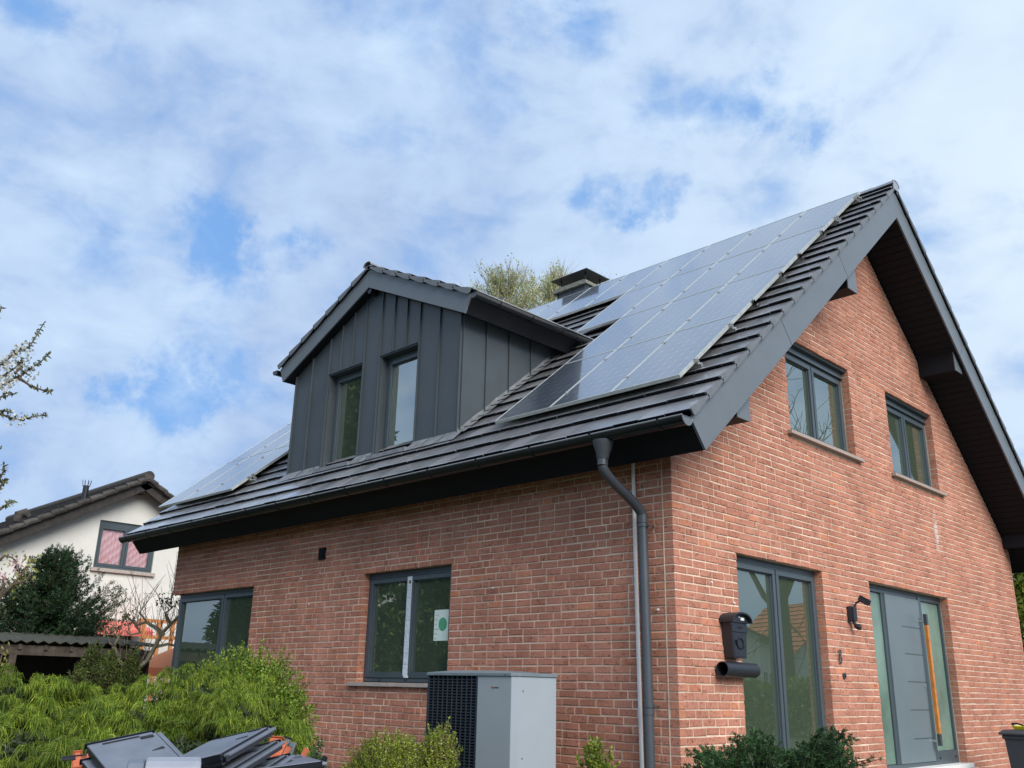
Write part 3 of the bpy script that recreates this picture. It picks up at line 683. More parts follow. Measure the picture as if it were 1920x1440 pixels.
# kitchen window
w, pn = window(ff, -4.885, -3.174, .925, ZT, dep=.10, top_extra=.03)
drain_caps(ff, -4.8, -3.25, .94, -.10, w)
mb = MB(); c = -4.03
for k in range(9):
    z = 1.0+k*(ZT-1.08)/9; fbox(mb, ff, c-.046, c+.040, z, z+(ZT-1.08)/9-.002, -.088, -.083-.001*(k % 2))
fbox(mb, ff, c-.03, c+.055, .975, 1.0, -.088, -.083)
mb.build('protective_strip', M['foil'], w)
mb = MB(); fbox(mb, ff, c-.012, c+.022, ZT-.17, ZT-.13, -.083, -.080); mb.build('strip_label', M['grey_wood'], w)
mb = MB(); fbox(mb, ff, -5.02, -3.06, .868, .915, -.25, .05); mb.build('sill', M['sill'], house, bevel=.004)
mb = MB(); p = pn[1]; fbox(mb, ff, -3.585, -3.33, 1.40, 1.76, -.1335, -.1315); pap = mb.build('notice_sheet', M['paper'], w)
mb = MB()
for k in range(6): fbox(mb, ff, -3.57, -3.535+.015*(k % 3), 1.42+k*.055, 1.43+k*.055, -.1313, -.1305)
mb.build('notice_text', M['steel'], pap)
mb = MB(); n = 24; cx_, cz_, r_ = -3.43, 1.59, .075
mb.prism([(cx_+r_*math.cos(2*PI*k/n), cz_+r_*1.05*math.sin(2*PI*k/n)) for k in range(n)], -.1313, -.130, ff); mb.build('green_dot', M['green_print'], pap)
# corner window (wraps round the left corner)
w, pn = window(ff, -W_+.10, -7.638, .33, ZT, dep=.10, top_extra=.02, split=-8.66)
window(lambda u, z, d: (-W_-d, u, z), .19, 1.7, .33, ZT, dep=.10, cas=1)
mb = MB(); mb.box(-W_-.03, -7.60, -.04, .2, .27, .325); mb.build('sill', M['sill'], house)
# tall gable window
w, pn = window(gf, 1.126, 3.012, .02, ZT, dep=.10, fw=.05, sw=.055, top_extra=.02)
mb = MB(); fbox(mb, gf, 1.07, 3.07, -.03, .018, -.25, .04); mb.build('sill', M['sill'], house)
# upper gable windows
for u0, u1 in ((2.521, 4.282), (5.469, 7.175)):
    w, pn = window(gf, u0, u1, 3.875, ZT2-.11, dep=.12, fw=.045, glass=M['coated_glass'])
    mb = MB(); fbox(mb, gf, u0+.002, u1-.002, ZT2-.108, ZT2-.03, -.25, -.095); fbox(mb, gf, u0+.002, u1-.002, ZT2-.029, ZT2-.001, -.24, -.035)
    fbox(mb, gf, u0+.002, u1-.002, ZT2-.12, ZT2-.095, -.112, -.085)
    mb.build('shutter_box', M['frame'], w)
    mb = MB(); fbox(mb, gf, u0-.10, u1+.10, 3.825, 3.868, -.28, .065); mb.build('sill', M['sill_dark'], house, bevel=.003)
# front door set
mb = MB(); y0, y1, zb, zt = 4.275, 6.915, .03, ZT
ring(mb, gf, y0, y1, zb, zt, .045, -.19, -.115)
fbox(mb, gf, 4.885, 4.96, zb+.045, zt-.045, -.19, -.125); fbox(mb, gf, 6.075, 6.175, zb+.045, zt-.045, -.19, -.108)
fbox(mb, gf, 4.321, 6.869, zt-.09, zt-.045, -.188, -.118)
fbox(mb, gf, 6.176, 6.869, zb+.045, zb+.16, -.188, -.112)
door = mb.build('door', M['frame'], house, bevel=.003)
mb = MB(); ys0, ys1 = 4.962, 6.073
fbox(mb, gf, ys0, ys1, zb+.048, zt-.092, -.18, -.104)
leaf = mb.build('door_leaf', M['gutter'], door, bevel=.004)
M['door'] = plain('door_coating', (.135, .17, .185), .4, .05, 2, .5)
leaf.data.materials[0] = M['door']
mb = MB()
for k in range(5):
    z = .36+k*.355; fbox(mb, gf, 5.42, 6.055, z, z+.012, -.104, -.1015); 
mb.build('door_groove', M['frame'], door)
for a, b_ in ((4.321, 4.884), (6.176, 6.868)):
    mb = MB(); fbox(mb, gf, a, b_, zb+(.05 if a < 5 else .165), zt-.095, -.16, -.15); mb.build('side_pane', M['frost'], door)
mb = MB(); fbox(mb, gf, 6.0, 6.055, .42, 1.83, -.035, .012); hd = mb.build('door_handle', M['wood'], door, bevel=.005)
mb = MB(); fbox(mb, gf, 6.0, 6.055, 1.832, 1.98, -.035, .012); fbox(mb, gf, 6.0, 6.055, .27, .418, -.035, .012)
mb.build('handle_end', M['pipe'], door, bevel=.003)
mb = MB()
for z in (.33, 1.88): mb.tube([(-.105, 6.02, z), (-.03, 6.02, z)], .014, 10)
mb.tube([(-.104, 5.985, 1.03), (-.096, 5.985, 1.03)], .022, 14); mb.build('handle_bracket', M['steel'], door)
for yy in (6.24, 6.80):
    mb = MB(); fbox(mb, gf, yy-.018, yy+.018, zb+.07, zb+.09, -.112, -.105); mb.build('drain_cap', M['black'], door)
mb = MB(); fbox(mb, gf, 4.2, 6.98, -.03, .026, -.28, .06); mb.build('threshold', M['white'], house, bevel=.004)
mb = MB(); mb.box(.0605, 1.5, 4.0, 7.1, -.5, -.06); mb.box(1.501, 1.85, 3.9, 7.2, -.6, -.25); tag(mb.build('doorstep', M['conc']), 'low concrete doorstep in front of the grey front door', 'step')

# ------------------------------------------------------------------ dormer
YD = .106; DXL, DXR, DXC = -7.167, -3.268, -5.2; TD = .470; THD = math.atan(TD); CD, SD = math.cos(THD), math.sin(THD)
ZPK = 6.455                                  # underside of fascia at the peak
YF = -.05                                    # front of dormer fascia
def du(x): return ZPK-TD*abs(x-DXC)
def tz(y): return EZ+.427/CT+TN*(y-EY)       # tile plane height
d0 = empty('dormer', (-5.2, .1, 4.0)); setpar(d0, house)
HD = 2.14                                    # half width of fascia at its lower corner
mb = MB()
# front face in strips between openings (z down to the roof)
zbase = tz(YD)-.02
def fpan(x0, x1, za, zb_=None):
    ztop = lambda x: du(x)+.02
    if zb_ is None and x0 < DXC < x1:
        mb.prism([(x0, za), (x1, za), (x1, ztop(x1)), (DXC, ztop(DXC)), (x0, ztop(x0))], YD, YD+.20, lambda p, q, t: (p, t, q))
    elif zb_ is None: mb.prism([(x0, za), (x1, za), (x1, ztop(x1)), (x0, ztop(x0))], YD, YD+.20, lambda p, q, t: (p, t, q))
    else: mb.box(x0, x1, YD, YD+.20, za, zb_)
O1, O2, ZH = (-6.262, -5.39), (-4.995, -4.13), 5.365
fpan(DXL, O1[0], zbase); fpan(O1[0]+.0001, O1[1]-.0001, ZH); fpan(O1[1], O2[0], zbase); fpan(O2[0]+.0001, O2[1]-.0001, ZH); fpan(O2[1], DXR, zbase)
# sides
def side(x, t):
    pts = [(YD+.2001, zbase+.16), (YD+.2001, du(x)+.02), (2.4, du(x)+.02), (2.4, tz(2.4)-.1)]
    mb.prism(pts, x, x+t, lambda p, q, tt: (tt, p, q))
side(DXR-.15, .15); side(DXL, .15)
dw = mb.build('dormer_wall', M['cladding'], house)
bpy.data.objects.remove(d0)
def seam(mb, p0, p1, nrm, w=.010, h=.026):
    p0, p1, nrm = map(lambda a: np.array(a, float), (p0, p1, nrm)); t = unit(p1-p0); s_ = np.cross(t, nrm)*w/2
    vs = [p0-s_, p0+s_, p1+s_, p1-s_]; vs += [v+nrm*h for v in vs]
    mb.add(vs, [(0, 3, 2, 1), (4, 5, 6, 7), (0, 1, 5, 4), (1, 2, 6, 5), (2, 3, 7, 6), (3, 0, 4, 7)])
def one_seam(*a):
    mb = MB(); seam(mb, *a); mb.build('standing_seam', M['cladding'], dw)
for x in (DXL+.006, -6.72, O1[0]-.006, O1[1]+.006, O2[0]-.006, O2[1]+.006, -3.70, DXR-.006): one_seam((x, YD, zbase), (x, YD, du(x)), (0, -1, 0))
for o_ in (O1, O2):
    for k in (1, 2):
        x = o_[0]+(o_[1]-o_[0])*k/3; one_seam((x, YD, ZH+.015), (x, YD, du(x)), (0, -1, 0))
    mb = MB(); mb.box(o_[0], o_[1], YD-.014, YD, ZH, ZH+.014); mb.build('drip_edge', M['cladding'], dw)
for sx, nx in ((DXR, 1), (DXL, -1)):
    for y in (YD+.012, .54, .97, 1.40, 1.83): one_seam((sx, y, tz(y)-.05), (sx, y, du(sx)+.02), (nx, 0, 0))
# dormer reveals and windows
df = lambda u, z, d: (u, YD-d, z)
for o_ in (O1, O2):
    mb = MB(); fbox(mb, df, o_[0]-.0, o_[0]+.02, zbase, ZH-.0005, -.24, -.001); fbox(mb, df, o_[1]-.02, o_[1], zbase, ZH-.0005, -.24, -.001); fbox(mb, df, o_[0]+.0201, o_[1]-.0201, ZH-.02, ZH-.0006, -.24, -.001)
    mb.build('window_reveal', M['cladding'], dw)
    w, pn = window(df, o_[0]+.021, o_[1]-.021, 3.90, ZH-.021, dep=.125, cas=1, fw=.05, sw=.055, glass=M['coated_glass'] if o_ is O2 else None)
    mb = MB()
    mb.prism([(o_[0]+.03, 3.86), (o_[1]-.03, 3.86), (o_[1]-.03, 3.90), (o_[0]+.03, 3.90)], YD-.09, YD+.13, lambda p, q, t: (p, t, q-(.0 if t > YD else .03)))
    mb.box(o_[0]+.03, o_[1]-.0, YD-.16, YD-.091, 3.80, 3.855)
    mb.build('sill', M['lead'], house)
mb = MB(); mb.box(-4.96, -4.16, YD+.30, YD+.305, 3.9, 5.36); mb.build('roller_blind', M['white'], house)
# dark room behind the dormer windows
mb = MB(); mb.box(DXL+.2, DXR-.2, 1.9, 2.0, 3.6, 6.0); mb.build('inner_wall', M['plaster'], house)
# dormer roof
DSL = (HD+.176)/CD; HDT = .365
def PDs(sg):
    tipx = HD+.335*SD; tipz = ZPK-TD*HD+.335*CD
    return lambda y, s, h: (DXC+sg*(tipx-s*CD+h*SD), y, tipz+s*SD+h*CD)
DL = (HD+.335*SD)/CD
droof = None
YB = 3.55
mbk = MB()
for sg in (1, -1):
    P = PDs(sg)
    mbk.prism([(.03, -.315), (.03, -.06), (DL+.01, -.06), (DL-.13, -.315)], YF+.03, YB, lambda s, h, y, P=P: P(y, s, h))
droof = mbk.build('dormer_roof', M['eave_dark'], house)
for sg in (1, -1):
    P = PDs(sg)
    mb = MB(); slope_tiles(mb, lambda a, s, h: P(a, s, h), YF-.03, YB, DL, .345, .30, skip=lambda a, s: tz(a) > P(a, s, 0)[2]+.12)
    mb.build('roof_tiles', [M['tile'], M['tail_shade']], droof)
    mb = MB(); verge(mb, lambda y, s, h: P(y, s, h), YF-.045, -1, DL, .345, lip=.09); mb.build('verge_tiles', M['tile_side'], droof)
    # fascia board
    mb = MB(); F0 = -.335
    mb.prism([(0, F0), (DL+F0*TD-.001, F0), (DL+(F0+.255)*TD-.001, F0+.255), (0, F0+.255)], YF, YF+.024, lambda s, h, y: P(y, s, h)); mb.build('rake_board', M['anthracite'], house)
    mb = MB(); mb.prism([(.001, F0+.001), (.02, F0+.001), (.02, F0+.25), (.001, F0+.25)], YF+.025, 2.75, lambda s, h, y: P(y, s, h)); mb.build('eave_board', M['eave_dark'], house)
    mb = MB(); mb.prism([(.021, F0+.002), (DL+F0*TD-.003, F0+.002), (DL+(F0+.016)*TD-.003, F0+.018), (.021, F0+.018)], YF+.025, 2.2, lambda s, h, y: P(y, s, h)); mb.build('soffit', M['soffit'], house)
    q = P(0, 0, 0)
    gx, gz = q[0]+sg*.055, q[2]-.085
    yend = (gz+.05-EZ-.427/CT)/TN+EY
    mb = MB(); gutter_mesh(mb, (gx, YF-.03, gz), (gx, yend, gz), (sg, 0, 0), r=.07); gg = smooth_angle(mb.build('gutter', [M['gutter'], M['lip']], house), 40)
    mb = MB(); gutter_caps(mb, (gx, YF-.03, gz), (0, -1, 0), (sg, 0, 0), r=.07); mb.build('end_cap', M['pipe'], gg)
    for y in np.arange(.35, yend-.2, .62):
        mb = MB(); mb.tube([(gx-sg*.0-math.cos(a)*-.073*sg, y, gz-math.sin(a)*.073) for a in np.linspace(0, PI, 9)], .006, 5); mb.build('gutter_bracket', M['gutter'], gg)
ZDR = PDs(1)(0, DL, 0)[2]
mb = MB(); ridge(mb, YF-.06, YB+.1, DXC, ZDR+.012, .33, .10, along='y'); mb.build('ridge_tiles', M['tile'], droof)
mb = MB(); mb.tube([(DXC, YF+.02, ZPK-.05), (DXC, YD+.02, ZPK-.05)], .045, 12); mb.build('vent_pipe', M['gutter'], house)
# lead flashings where dormer meets tiles
mb = MB(); rr = random.Random(3)
for sx, nx in ((DXR, 1), (DXL, -1)):
    mb = MB(); y = YD-.02
    while y < 2.05:
        e = y+.115; a = tz(y); b_ = tz(e)
        j = rr.uniform(-.012, .012); wz = .135+rr.uniform(-.015, .02)
        vs = [(sx+nx*.004, y, a+.06), (sx+nx*.004, e, b_+.06+j), (sx+nx*.004, e, b_+.012), (sx+nx*.004, y, a+.022), (sx+nx*wz, y, a+.016+j*.4), (sx+nx*wz, e, b_+.006)]
        mb.add(vs, [(0, 1, 2, 3), (3, 2, 5, 4)]); y = e
    mb.build('flashing', M['lead'], roof)
for fa, fb in ((DXL-.05, O1[0]), (O1[1], O2[0]), (O2[1], DXR+.1)):
    mb = MB(); k = max(1, round((fb-fa)/.17)); st = (fb-fa)/k; a = tz(YD)
    for q in range(k):
        x = fa+q*st; e = x+st; j = rr.uniform(0, .012)
        vs = [(x, YD-.004, a+.03), (e, YD-.004, a+.03), (e, YD-.02, a+.008+j), (x, YD-.02, a+.008+j), (x, YD-.17, tz(YD-.17)+.012), (e, YD-.17, tz(YD-.17)+.012+j*.5)]
        mb.add(vs, [(0, 1, 2, 3), (3, 2, 5, 4)])
    mb.build('flashing', M['lead'], roof)

# ------------------------------------------------------------------ chimney
mb = MB(); cx0, cx1, cy0, cy1 = -6.22, -5.47, 5.27, 5.82
mb.box(cx0, cx1, cy0, cy1, 7.2, 8.42)
for x in (cx0+.012, (cx0+cx1)/2, cx1-.012): mb.box(x-.008, x+.008, cy0-.025, cy0, 7.2, 8.42)
for y in (cy0+.02, cy1-.03): mb.box(cx1, cx1+.025, y-.008, y+.008, 7.2, 8.42)
ch = mb.build('chimney', M['cladding'], roof)
mb = MB(); mb.prism([(cx0-.08, 8.40), (cx1+.05, 8.40), (cx1+.05, 8.47), (cx1-.03, 8.495), (cx0, 8.495), (cx0-.08, 8.47)], cy0-.07, cy1+.06, lambda p, q, t: (p, t, q)); mb.build('chimney_crown', M['conc'], ch, bevel=.008)
mb = MB(); mb.box(cx0-.13, cx1+.07, cy0-.07, cy1+.10, 8.700, 8.712); mb.build('rain_cap', M['pipe'], ch)
for x in (cx0+.06, cx1-.06):
    for y in (cy0+.05, cy1-.05):
        mb = MB(); mb.box(x-.012, x+.012, y-.008, y+.008, 8.49, 8.70); mb.build('cap_leg', M['gutter'], ch)

# ------------------------------------------------------------------ solar panels
PW, PH, PT = .862, 1.612, .038
OFF = .13*CT                                   # height of panel face above the tile plane
def panel_thing():
    root = empty('solar_panel')
    mb = MB(); fw = .013
    for a in ((0, PW, 0, fw), (0, PW, PH-fw, PH), (0, fw, fw, PH-fw), (PW-fw, PW, fw, PH-fw)): mb.box(a[0], a[1], a[2], a[3], -PT, 0)
    fr = mb.build('panel_frame', M['panel_frame'], root)
    me = bpy.data.meshes.new('cells'); me.from_pydata([(fw, fw, -.003), (PW-fw, fw, -.003), (PW-fw, PH-fw, -.003), (fw, PH-fw, -.003)], [], [(0, 1, 2, 3)])
    uv = me.uv_layers.new(name='UVMap')
    for i, q in enumerate(((0, 0), (1, 0), (1, 1), (0, 1))): uv.data[i].uv = q
    me.materials.append(M['cells']); c = bpy.data.objects.new('cells', me); COL.objects.link(c); setpar(c, root)
    mb = MB(); mb.box(fw, PW-fw, fw, PH-fw, -.012, -.008); mb.build('back_sheet', M['backing'], root)
    return root
pproto = panel_thing()
def copy_tree(o, parent=None):
    c = o.copy(); COL.objects.link(c)
    if parent is not None:
        c.parent = parent; c.matrix_parent_inverse = Matrix.Identity(4)
    for ch_ in o.children: copy_tree(ch_, c)
    return c
Rpan = Matrix(((1, 0, 0), (0, CT, -ST), (0, ST, CT)))
PX = .226; Y0P = -.125
rows = {0: [0, 1, 2, 10, 11, 12], 1: [0, 1, 2, 10, 11, 12], 2: [0, 1, 2, 3, 10, 11, 12], 3: list(range(13))}
rname = ['bottom', 'second', 'third', 'top']; ords = ['first', 'second', 'third', 'fourth', 'fifth', 'sixth', 'seventh', 'eighth', 'ninth', 'tenth', 'eleventh', 'twelfth', 'thirteenth']
def clamp_part(root, z, x=PW):
    mb = MB(); mb.box(x+.001, x+.03, z-.022, z+.022, -PT-.02, -.004); mb.box(x-.012, x+.032, z-.02, z+.02, .0005, .006); mb.box(x+.001, x+.055, z-.018, z+.018, -PT-.055, -PT-.021)
    mb.tube([(x+.016, z, .006), (x+.016, z, .016)], .007, 8)
    o = mb.build('end_clamp', M['steel']); o.parent = root; o.matrix_parent_inverse = Matrix.Identity(4)
first = True
for r_, cols in rows.items():
    for c_ in cols:
        o = pproto if first else copy_tree(pproto); first = False
        s_off = r_*(PH+.008); x = PX-(c_+1)*(PW+.0055)
        y = Y0P+s_off*CT; z = tz(Y0P)+.13+s_off*ST
        o.matrix_world = Matrix.Translation((x, y, z)) @ Rpan.to_4x4()
        if c_ == 0: lab = 'solar panel at the gable end of the %s row, held by end clamps' % rname[r_]
        elif c_ >= 10 and r_ < 3: lab = 'solar panel left of the dormer, %s row, %s from the dormer side' % (rname[r_], ords[c_-10] if True else '')
        elif r_ == 3 and c_ > 6: lab = 'solar panel in the top row under the ridge, %s from the gable end' % ords[c_]
        else: lab = 'solar panel in the %s row right of the dormer, %s from the gable end' % (rname[r_], ords[c_])
        if c_ >= 10 and r_ < 3: lab = 'solar panel left of the dormer, %s row, %s' % (rname[r_], ['nearest the dormer', 'middle of its three', 'outermost towards the left eave end'][c_-10])
        tag(o, lab, 'solar panel', 'solar panels mounted on the main roof slope')
        if c_ == 0:
            for zz in ((.37, 1.30) if r_ != 3 else (.30, 1.42)): clamp_part(o, zz)
        if c_ == 10 and r_ < 2:
            for zz in (.45, 1.30): clamp_part(o, zz)
for r_, xa, xb in ((0, -2.5, .27), (1, -2.5, .27), (2, -3.3, .27), (3, -11.1, .27), (0, -11.1, -8.3), (1, -11.1, -8.3), (2, -11.1, -8.3)):
    for k, zz in enumerate(((.37, 1.30) if r_ != 3 else (.30, 1.42))):
        mb = MB(); s_ = r_*(PH+.008)+zz
        yy, z_ = Y0P+s_*CT, tz(Y0P)+.13+s_*ST
        M4 = Matrix.Translation((0, yy, z_)) @ Rpan.to_4x4()
        mb.box(xa, xb, -.018, .018, -PT-.060, -PT-.022, 0, P=lambda a, b_, c: tuple(M4 @ Vector((a, b_, c))))
        mb.build('mounting_rail', M['steel'], roof)

# ------------------------------------------------------------------ heat pump
def heat_pump():
    x0, x1, y0, y1, zb, zt = -2.10, -.905, -1.20, -.655, -.30, .985
    t = empty('heat_pump', ((x0+x1)/2, (y0+y1)/2, zb)); tag(t, 'silver grey heat pump with black slatted grille in front of the brick wall', 'heat pump')
    xg = -1.395
    mb = MB(); mb.box(xg+.001, x1-.055, y0, y0+.02, zb, zt); mb.build('front_panel', M['hp_light'], t, bevel=.004)
    mb = MB(); mb.prism([(x1-.053, y0), (x1, y0+.05), (x1, y0+.065), (x1-.053, y0+.065)], zb, zt, lambda p, q, h: (p, q, h)); mb.build('corner_strip', M['hp_side'], t)
    mb = MB(); mb.box(x1-.03, x1-.002, y0+.068, y1, zb, zt); mb.build('side_panel', M['hp_side'], t, bevel=.003)
    mb = MB(); mb.box(x0+.004, x1-.031, y0+.10, y1-.01, zb-.02, zt-.002); mb.box(x0, x0+.02, y0, y0+.099, zb, zt); mb.build('casing', M['hp_dark'], t)
    mb = MB(); z = zb+.015
    while z < zt-.015:
        mb.prism([(y0+.004, z), (y0+.035, z+.012), (y0+.035, z+.016), (y0+.004, z+.0065)], x0+.021, xg-.012, lambda p, q, h: (h, p, q)); z += .0262
    for k in range(11):
        x = x0+.02+(xg-x0-.038)*k/10; mb.box(x-.0035, x+.0035, y0-.001, y0+.045, zb, zt)
    mb.box(xg-.012, xg, y0-.002, y0+.05, zb, zt)
    mb.build('grille', M['hp_dark'], t)
    mb = MB(); n = 14
    out = [(x0-.012, y0-.012), (x1-.05, y0-.012), (x1+.010, y0+.045), (x1+.010, y1+.01), (x0-.012, y1+.01)]
    vs = [(p, q, zt+.001) for p, q in out]+[(p, q, zt+.028) for p, q in out]+[(x0+.28+(p-x0)*.45, y0+.12+(q-y0)*.55, zt+.052) for p, q in out]
    k = len(out); fs = [tuple(range(k-1, -1, -1)), tuple(range(2*k, 3*k))]+[(i, (i+1) % k, (i+1) % k+k, i+k) for i in range(k)]+[(i+k, (i+1) % k+k, (i+1) % k+2*k, i+2*k) for i in range(k)]
    mb.add(vs, fs); mb.build('lid', M['hp_lid'], t, bevel=.003)
    Mx = Matrix.Translation((-1.165, y0-.001, .885)) @ Matrix.Rotation(PI/2, 4, 'X')
    textmesh('brand_lettering', 'VI SSMANN', .019, M['black'], Mx, t, .0008)
    mb = MB(); cx_, cz_ = -1.188, .885
    mb.prism([(cx_-.010, cz_), (cx_, cz_-.012), (cx_+.010, cz_), (cx_, cz_+.012)], y0-.001, y0-.003, lambda p, q, h: (p, h, q)); mb.build('brand_mark', M['red_tile'], t)
    mb = MB()
    for a in (x0+.15, x1-.2): mb.box(a, a+.08, y0+.05, y1-.03, -.42, zb-.021)
    mb.build('foot', M['black'], t)
    mb = MB(); n = 26; R0 = .30; fx, fz = (x0+xg)/2, .62
    for k in range(7):
        a = 2*PI*k/7; mb.prism([(fx+.05*math.cos(a), fz+.05*math.sin(a)), (fx+R0*math.cos(a+.1), fz+R0*math.sin(a+.1)), (fx+R0*math.cos(a+.6), fz+R0*math.sin(a+.6)), (fx+.05*math.cos(a+.7), fz+.05*math.sin(a+.7))], y0+.075, y0+.08, lambda p, q, h: (p, h, q))
    mb.build('fan', M['bin'], t)
    for zz in (.86, .3, -.2):
        mb = MB(); mb.tube([(x1-.0015, y0+.10, zz), (x1+.0005, y0+.10, zz)], .007, 8); mb.build('screw', M['pipe'], t)
    mb = MB(); mb.tube([(x1-.12, y0-.013, zt+.013), (x1-.12, y0-.016, zt+.013)], .006, 8); mb.build('screw', M['black'], t)
heat_pump()

# ------------------------------------------------------------------ wall fittings
def mailbox():
    t = empty('mailbox', (0, .93, 1.2)); tag(t, 'black letterbox with arched roof and posthorn relief on the brick gable wall', 'mailbox')
    f = lambda p, q, h: (h, p, q); c = .905
    mb = MB(); mb.prism([(c-.115, 1.21), (c+.115, 1.21), (c+.152, 1.545), (c-.152, 1.545)], .006, .115, f); mb.build('box', M['mail'], t, bevel=.004)
    mb = MB(); n = 15; a = [(c+.166*math.cos(PI*k/(n-1)), 1.546+.085*math.sin(PI*k/(n-1))**.8) for k in range(n)]
    mb.prism(a, .004, .125, f); mb.build('gable', M['mail'], t)
    mb = MB(); a2 = [(c+.182*math.cos(PI*k/(n-1)), 1.546+.100*math.sin(PI*k/(n-1))**.8) for k in range(n)]
    poly = a2+a[::-1]
    for k in range(n-1): mb.prism([a2[k], a2[k+1], a[k+1], a[k]], .0, .165, f)
    mb.build('roof', M['mail'], t)
    mb = MB(); mb.box(.116, .124, c-.14, c+.14, 1.455, 1.52); mb.build('flap', M['mail'], t, bevel=.002)
    mb = MB(); mb.prism([(c-.10, 1.225), (c+.10, 1.225), (c+.128, 1.446), (c-.128, 1.446)], .1155, .119, f); mb.build('door', M['mail'], t, bevel=.001)
    mb = MB(); mb.tube([(.122, c+.055*math.cos(q), 1.345+.05*math.sin(q)) for q in np.linspace(-.6, 2*PI+.1, 24)], .006, 6)
    mb.tube([(.122, c-.03, 1.30), (.122, c-.065, 1.33), (.122, c-.085, 1.375)], [.005, .006, .014], 6); mb.tube([(.122, c+.03, 1.30), (.122, c+.07, 1.315)], .006, 6)
    mb.build('posthorn', M['gutter'], t)
    Mx = Matrix.Translation((.1245, c+.01, 1.495)) @ Matrix.Rotation(PI/2, 4, 'Z') @ Matrix.Rotation(PI/2, 4, 'X')
    textmesh('lettering', 'BRIEFE', .036, M['gutter'], Mx, t, .001)
    mb = MB(); mb.box(.1255, .1275, c+.02, c+.085, 1.57, 1.597); mb.box(.1255, .1275, c-.012, c+.001, 1.592, 1.604); mb.build('name_plate', M['white'], t)
mailbox()
def tube_holder():
    t = empty('newspaper_tube', (.09, .93, 1.09)); tag(t, 'dark round newspaper tube mounted under the letterbox', 'newspaper holder')
    mb = MB(); n = 22; y0, y1, cx_, cz_ = .605, 1.195, .088, 1.10
    vs = []
    for y in (y0, y1):
        for r_ in (.070, .063):
            for k in range(n): a = 2*PI*k/n; vs.append((cx_+r_*math.cos(a), y, cz_+r_*math.sin(a)))
    fs = []
    for k in range(n):
        l = (k+1) % n; fs += [(k, l, 2*n+l, 2*n+k), (n+l, n+k, 3*n+k, 3*n+l), (l, k, n+k, n+l), (2*n+k, 2*n+l, 3*n+l, 3*n+k)]
    mb.add(vs, fs); smooth_angle(mb.build('tube', M['mail'], t), 40)
    mb = MB(); mb.tube([(cx_, 1.10, cz_), (cx_, 1.104, cz_)], .063, 20); mb.build('end_plate', M['black'], t)
    mb = MB(); mb.box(.004, .02, .80, 1.12, 1.06, 1.14); mb.build('bracket', M['mail'], t)
tube_holder()
def lamp():
    t = empty('wall_lamp', (0, 3.63, 1.8)); tag(t, 'black motion sensor floodlight on brick between tall window and front door', 'outdoor lamp')
    c = 3.62
    mb = MB(); mb.box(.004, .055, c-.055, c+.055, 1.725, 1.905); mb.box(.0551, .085, c-.045, c+.045, 1.735, 1.895); mb.build('housing', M['mail'], t, bevel=.006)
    mb = MB(); mb.tube([(.07, c+.01, 1.89), (.09, c+.03, 1.945), (.13, c+.06, 1.975)], .012, 8); mb.build('arm', M['mail'], t)
    q = Matrix.Translation((.165, c+.09, 1.968)) @ Matrix.Rotation(.5, 4, 'Z') @ Matrix.Rotation(.55, 4, 'Y') @ Matrix.Rotation(.35, 4, 'X')
    mb = MB(); mb.box(-.075, .075, -.095, .095, .0, .016, 0, P=lambda a, b_, c_: tuple(q @ Vector((a, b_, c_)))); mb.box(-.06, .06, -.08, .08, -.012, -.0005, 0, P=lambda a, b_, c_: tuple(q @ Vector((a, b_, c_))))
    mb.build('lamp_head', M['mail'], t, bevel=.003)
    mb = MB()
    for k in range(6): mb.box(-.07, .07, -.08+k*.03, -.074+k*.03, .0165, .028, 0, P=lambda a, b_, c_: tuple(q @ Vector((a, b_, c_))))
    mb.build('cooling_fin', M['mail'], t)
    mb = MB(); mb.tube([(.05, c+.0, 1.725), (.07, c+.005, 1.69)], .02, 8); mb.tube([(.05, c+.02, 1.685), (.09, c+.045, 1.665), (.115, c+.06, 1.655)], [.022, .038, .028], 12); mb.build('sensor', M['black'], t)
lamp()
t = empty('house_number', (0, 3.27, 1.3)); tag(t, 'dark metal house number 8 on the brick pier between window and door', 'house number')
mb = MB()
for cz_, r_ in ((1.355, .030), (1.275, .036)): mb.tube([(.018, 3.262+r_*.8*math.cos(a), cz_+r_*math.sin(a)) for a in np.linspace(0, 2*PI, 17)], .0085, 6)
mb.build('numeral', M['pipe'], t)
t = empty('door_bell', (0, 3.34, 1.1)); tag(t, 'small round doorbell below the house number', 'doorbell')
mb = MB(); mb.tube([(.004, 3.34, 1.10), (.018, 3.34, 1.10)], .034, 16); mb.build('bell_plate', M['pipe'], t)
mb = MB(); mb.tube([(.0185, 3.34, 1.10), (.026, 3.34, 1.10)], .017, 12); mb.build('button', M['black'], t)

